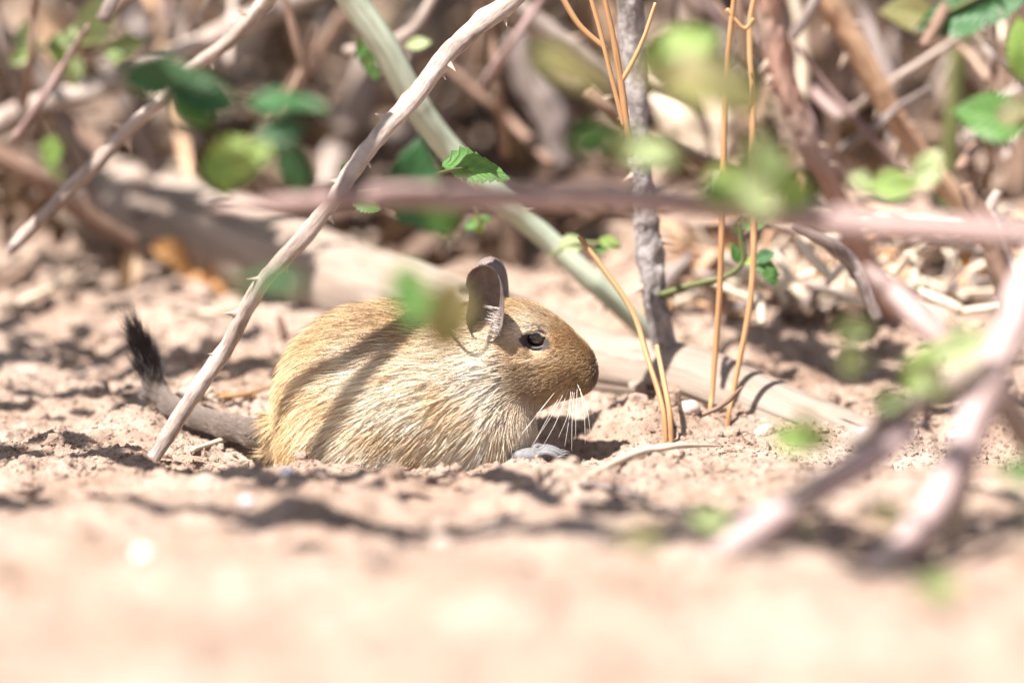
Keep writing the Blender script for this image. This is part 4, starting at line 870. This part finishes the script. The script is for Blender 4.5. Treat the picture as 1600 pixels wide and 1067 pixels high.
# pebbles
ICO_V = []; ICO_F = []
def ico(sub):
    import bmesh
    bm = bmesh.new(); bmesh.ops.create_icosphere(bm, subdivisions=sub, radius=1)
    V = np.array([v.co[:] for v in bm.verts]); Fq = np.array([[v.index for v in f.verts] for f in bm.faces]); bm.free(); return V, Fq
IV2, IF2 = ico(3)
def pebble(u, v, w, mat, label, sq=.75):
    g = hit_ground(u, v); r = w * .5 * pxm(g.y); sd = random.uniform(0, 90)
    V = IV2 * (1 + .16 * noise3(IV2[:, 0] * 1.6 + sd, IV2[:, 1] * 1.6, IV2[:, 2] * 1.6)[:, None] + .06 * noise3(IV2[:, 0] * 4 + sd, IV2[:, 1] * 4, IV2[:, 2] * 4)[:, None])
    V = V * np.array([r, r * .9, r * sq]); o = obj('pebble', mesh_np('pebble', V, IF2), M[mat]); o.location = g + Vector((0, 0, r * sq * .55))
    tag(o, label, 'pebble')
pebble(222, 872, 30, 'pebble_white', 'white pebble alone on the open front soil')
pebble(450, 746, 26, 'pebble_white', 'white pebble on the soil lip below the degu rump')
pebble(386, 790, 26, 'pebble_grey', 'grey pebble in the shaded band of front soil')
pebble(1350, 682, 24, 'pebble_white', 'bluish white pebble at the buried end of the log')
pebble(1172, 632, 12, 'pebble_white', 'tiny white pebble in front of the log')
pebble(1195, 682, 34, 'pebble_tan', 'rounded tan pebble on the soil right of the straw')
pebble(690, 855, 34, 'pebble_tan', 'tan stone on the front soil below the degu')
pebble(1495, 690, 20, 'pebble_grey', 'grey pebble behind the forked branch')
pebble(1075, 650, 40, 'pebble_tan', 'lumpy grey tan clod before the log')

def clods(name, label, n, xr, yr, smin_, smax, sub, powr=2.6, bias=None, seed=1):
    g = np.random.default_rng(seed); V0, F0 = ico(sub)
    x = g.uniform(*xr, n); y = g.uniform(*yr, n)
    if bias is not None:
        kp = bias(x, y) > g.random(n); x, y = x[kp], y[kp]; n = len(x)
    s = smin_ * (1 - g.random(n) * (1 - (smin_ / smax) ** powr)) ** (-1 / powr)
    D = V0[None] * (1 + .30 * g.normal(0, 1, (n, len(V0), 1)).clip(-1.6, 1.6) * (.55 if sub > 1 else .8))
    q = g.normal(size=(n, 3, 3)); Q, _ = np.linalg.qr(q); D = np.einsum('nij,nkj->nki', Q, D)
    D = D * s[:, None, None] * g.uniform(.6, 1.15, (n, 1, 3))
    D[..., 0] += x[:, None]; D[..., 1] += y[:, None]; D[..., 2] += (zf(x, y) + s * .1)[:, None]
    Fq = (F0[None] + (np.arange(n) * len(V0))[:, None, None]).reshape(-1, 3)
    o = obj(name, mesh_np(name, D.reshape(-1, 3), Fq, False), M['soil']); tag(o, label, None, kind='stuff'); return o
def hollow(x, y): return 1 - .9 * np.exp(-(((x + .04) / .10) ** 4 + ((y - .0) / .045) ** 4))
clods('soil_crumbs', 'fine soil crumbs strewn round the degu', 26000, (-.27, .27), (-.14, .24), .0005, .0024, 1, 2.2, hollow, 3)
clods('soil_clods', 'loose clods of pale soil around the degu and log', 800, (-.3, .3), (-.22, .42), .002, .0085, 2, 2.4, hollow, 4)
clods('gravel', 'scattered crumbs over the open front soil', 1500, (-.35, .35), (-1.2, -.12), .001, .005, 1, 2.2, None, 5)
# leaf litter carpeting the far ground
def litter(n, seed):
    g = np.random.default_rng(seed); base = [DRY['dry_leaf'][i] for i in range(4)]
    lv = []; lf = []; la = []; off = 0
    co = []
    for me in base:
        c = np.zeros(len(me.vertices) * 3, np.float32); me.vertices.foreach_get('co', c); co.append(c.reshape(-1, 3))
    fq = np.array([list(p.vertices) for p in base[0].polygons])
    at = np.zeros(len(base[0].vertices) * 3, np.float32); base[0].attributes['lf'].data.foreach_get('vector', at); at = at.reshape(-1, 3)
    for i in range(n):
        x = g.uniform(-.75, .75); y = .40 + 1.5 * g.random() ** 1.4; q, _ = np.linalg.qr(g.normal(size=(3, 3))); s = g.uniform(.012, .045)
        v = co[i % 4] @ q.T * s + np.array([x, y, float(zf(x, y)) + g.uniform(.002, .03)])
        lv.append(v); lf.append(fq + off); la.append(at + [i * .37, 0, i * 1.3]); off += len(v)
    me = mesh_np('leaf_litter', np.vstack(lv), np.vstack(lf)); vattr(me, 'lf', 'FLOAT_VECTOR', np.vstack(la))
    o = obj('leaf_litter', me, M['dry_leaf_brown']); tag(o, 'brown dry leaf litter covering the ground under the thicket', None, kind='stuff')
litter(2600, 8)
def thicket_mass(n, seed):
    g = np.random.default_rng(seed); me0 = DRY['dry_leaf_brown'][1]
    c = np.zeros(len(me0.vertices) * 3, np.float32); me0.vertices.foreach_get('co', c); c = c.reshape(-1, 3)
    fq = np.array([list(p.vertices) for p in me0.polygons]); at = np.zeros(len(c) * 3, np.float32); me0.attributes['lf'].data.foreach_get('vector', at); at = at.reshape(-1, 3)
    lv, lf, la = [], [], []
    for i in range(n):
        x = g.uniform(-.6, .6); y = g.uniform(1.0, 1.9); q, _ = np.linalg.qr(g.normal(size=(3, 3)))
        lv.append(c @ q.T * g.uniform(.02, .055) + np.array([x, y, float(zf(x, y, False)) + g.uniform(0, .42) - .12 * (y - 1)])); lf.append(fq + i * len(c)); la.append(at + [i * .37, 0, i * 1.3])
    me = mesh_np('thicket_foliage', np.vstack(lv), np.vstack(lf)); vattr(me, 'lf', 'FLOAT_VECTOR', np.vstack(la))
    tag(obj('thicket_foliage', me, M['dry_leaf_brown']), 'brown withered foliage massed at the back of the thicket', None, kind='stuff')
thicket_mass(1300, 21)

# ------------------------------------------------------------------ canes arching overhead, out of the picture: they throw the dappled shade
logbvh = BVHTree.FromPolygons([v.co.copy() for v in log.data.vertices], [list(p.vertices) for p in log.data.polygons])
def shade_cane(label, targets, t, r, mat='grey_twig', leaves=0, lsize=.03, spread=.015, group='canes arching overhead', body=False, name='overhead_cane', ext=.15, on_log=False):
    pr = []
    for (u, v) in targets:
        h = hit_body(u, v)[0] if body else None
        if h is None and on_log: h = logbvh.ray_cast(CAM, rayd(u, v).normalized())[0]
        if h is None: h = hit_ground(u, v)
        pr.append(np.array(h + L * t))
    a, b = pr[0] - pr[1], pr[-1] - pr[-2]
    if ext:
        pr = [pr[0] + a / np.linalg.norm(a) * ext] + pr + [pr[-1] + b / np.linalg.norm(b) * ext]
    rr = [(*p, r) for p in pr]
    o, X, Tt, R = stem(name, label, 'cane', rr, mat, group, raw=True, sides=9, rough=.1)
    for i in range(leaves):
        j = random.randrange(len(X)); p = Vector(X[j]) + Vector((random.gauss(0, spread), random.gauss(0, spread), random.gauss(0, .01)))
        leaf_at(o, random.choice(LEAF[random.choice(['leaf_dark', 'leaf_mid', 'leaf_mid'])]), p, random.uniform(0, 360), lsize * random.uniform(.7, 1.2), (random.uniform(-.4, .4), random.uniform(-.4, .4), 1))
    return o
shade_cane('thin grey twig arching above the degu rump', [(660, 512), (622, 552), (588, 592), (556, 634), (528, 684)], .26, .0033, body=True, ext=.03)
shade_cane('leafy cane overhead, shading the soil lip before the degu', [(0, 712), (200, 716), (400, 742), (560, 744), (720, 752), (880, 786), (1010, 795), (1150, 815)], .42, .006, leaves=130, lsize=.030, spread=.016)
shade_cane('leafy cane overhead, shading the front soil to the left', [(120, 782), (260, 798), (420, 818), (560, 822), (700, 838)], .46, .005, leaves=50, lsize=.028, spread=.014, ext=.03)
shade_cane('leafy cane overhead, shading the soil under the blurred twigs', [(1000, 840), (1120, 830), (1260, 835), (1400, 850), (1600, 800)], .46, .005, leaves=56, lsize=.03, spread=.02)
shade_cane('leafy cane overhead, shading the soil behind the tail', [(-40, 560), (100, 545), (250, 560), (400, 575)], .36, .005, leaves=60, lsize=.028, spread=.024, ext=.02)
shade_cane('leafy cane overhead, shading the left soil edge', [(-40, 640), (60, 628), (170, 622), (240, 632)], .36, .004, leaves=26, lsize=.022, spread=.012, ext=.02)
shade_cane('leafy cane overhead, shading the sunny soil left of the log', [(-30, 440), (60, 425), (140, 420), (240, 450)], .36, .004, leaves=16, lsize=.026, spread=.014, ext=.02)
shade_cane('leafy cane overhead, shading the left end of the log', [(150, 340), (220, 345), (300, 365), (380, 385), (450, 405)], .36, .006, leaves=22, lsize=.028, spread=.018, ext=.02, on_log=True)
shade_cane('leafy cane overhead, shading the back of the log middle', [(160, 290), (240, 300), (330, 330), (400, 360)], .40, .005, leaves=14, lsize=.026, spread=.012, ext=.02, on_log=True)
shade_cane('leafy cane overhead, shading the dip behind the buried log end', [(1180, 520), (1280, 560), (1400, 590), (1520, 620)], .36, .006, leaves=40, lsize=.034, spread=.022, ext=.02)
for i in range(17):  # unseen leafy canes added above the thicket to darken the background
    y = .5 + i * .075; v0 = (250 if i % 2 else 110) - i * 8; u0 = random.uniform(-200, 500)
    pts = [(u0 + q * 330, v0 + random.uniform(-60, 60)) for q in range(5)]
    pr = [(*(np.array(P(u, v, y + random.uniform(-.05, .05))) + np.array(L) * .42), .006) for (u, v) in pts]
    o, X, Tt, R = stem('overhead_cane', 'leafy cane added out of view to darken the thicket', 'cane', pr, 'brown_stem', 'canes added out of view to darken the thicket', raw=True, sides=8)
    for q in range(60):
        p = Vector(X[random.randrange(len(X))]) + Vector((random.gauss(0, .05), random.gauss(0, .05), random.gauss(0, .03)))
        leaf_at(o, random.choice(LEAF[random.choice(['leaf_dark', 'leaf_mid'])]), p, random.uniform(0, 360), random.uniform(.03, .06), (random.uniform(-.5, .5), random.uniform(-.5, .5), 1))
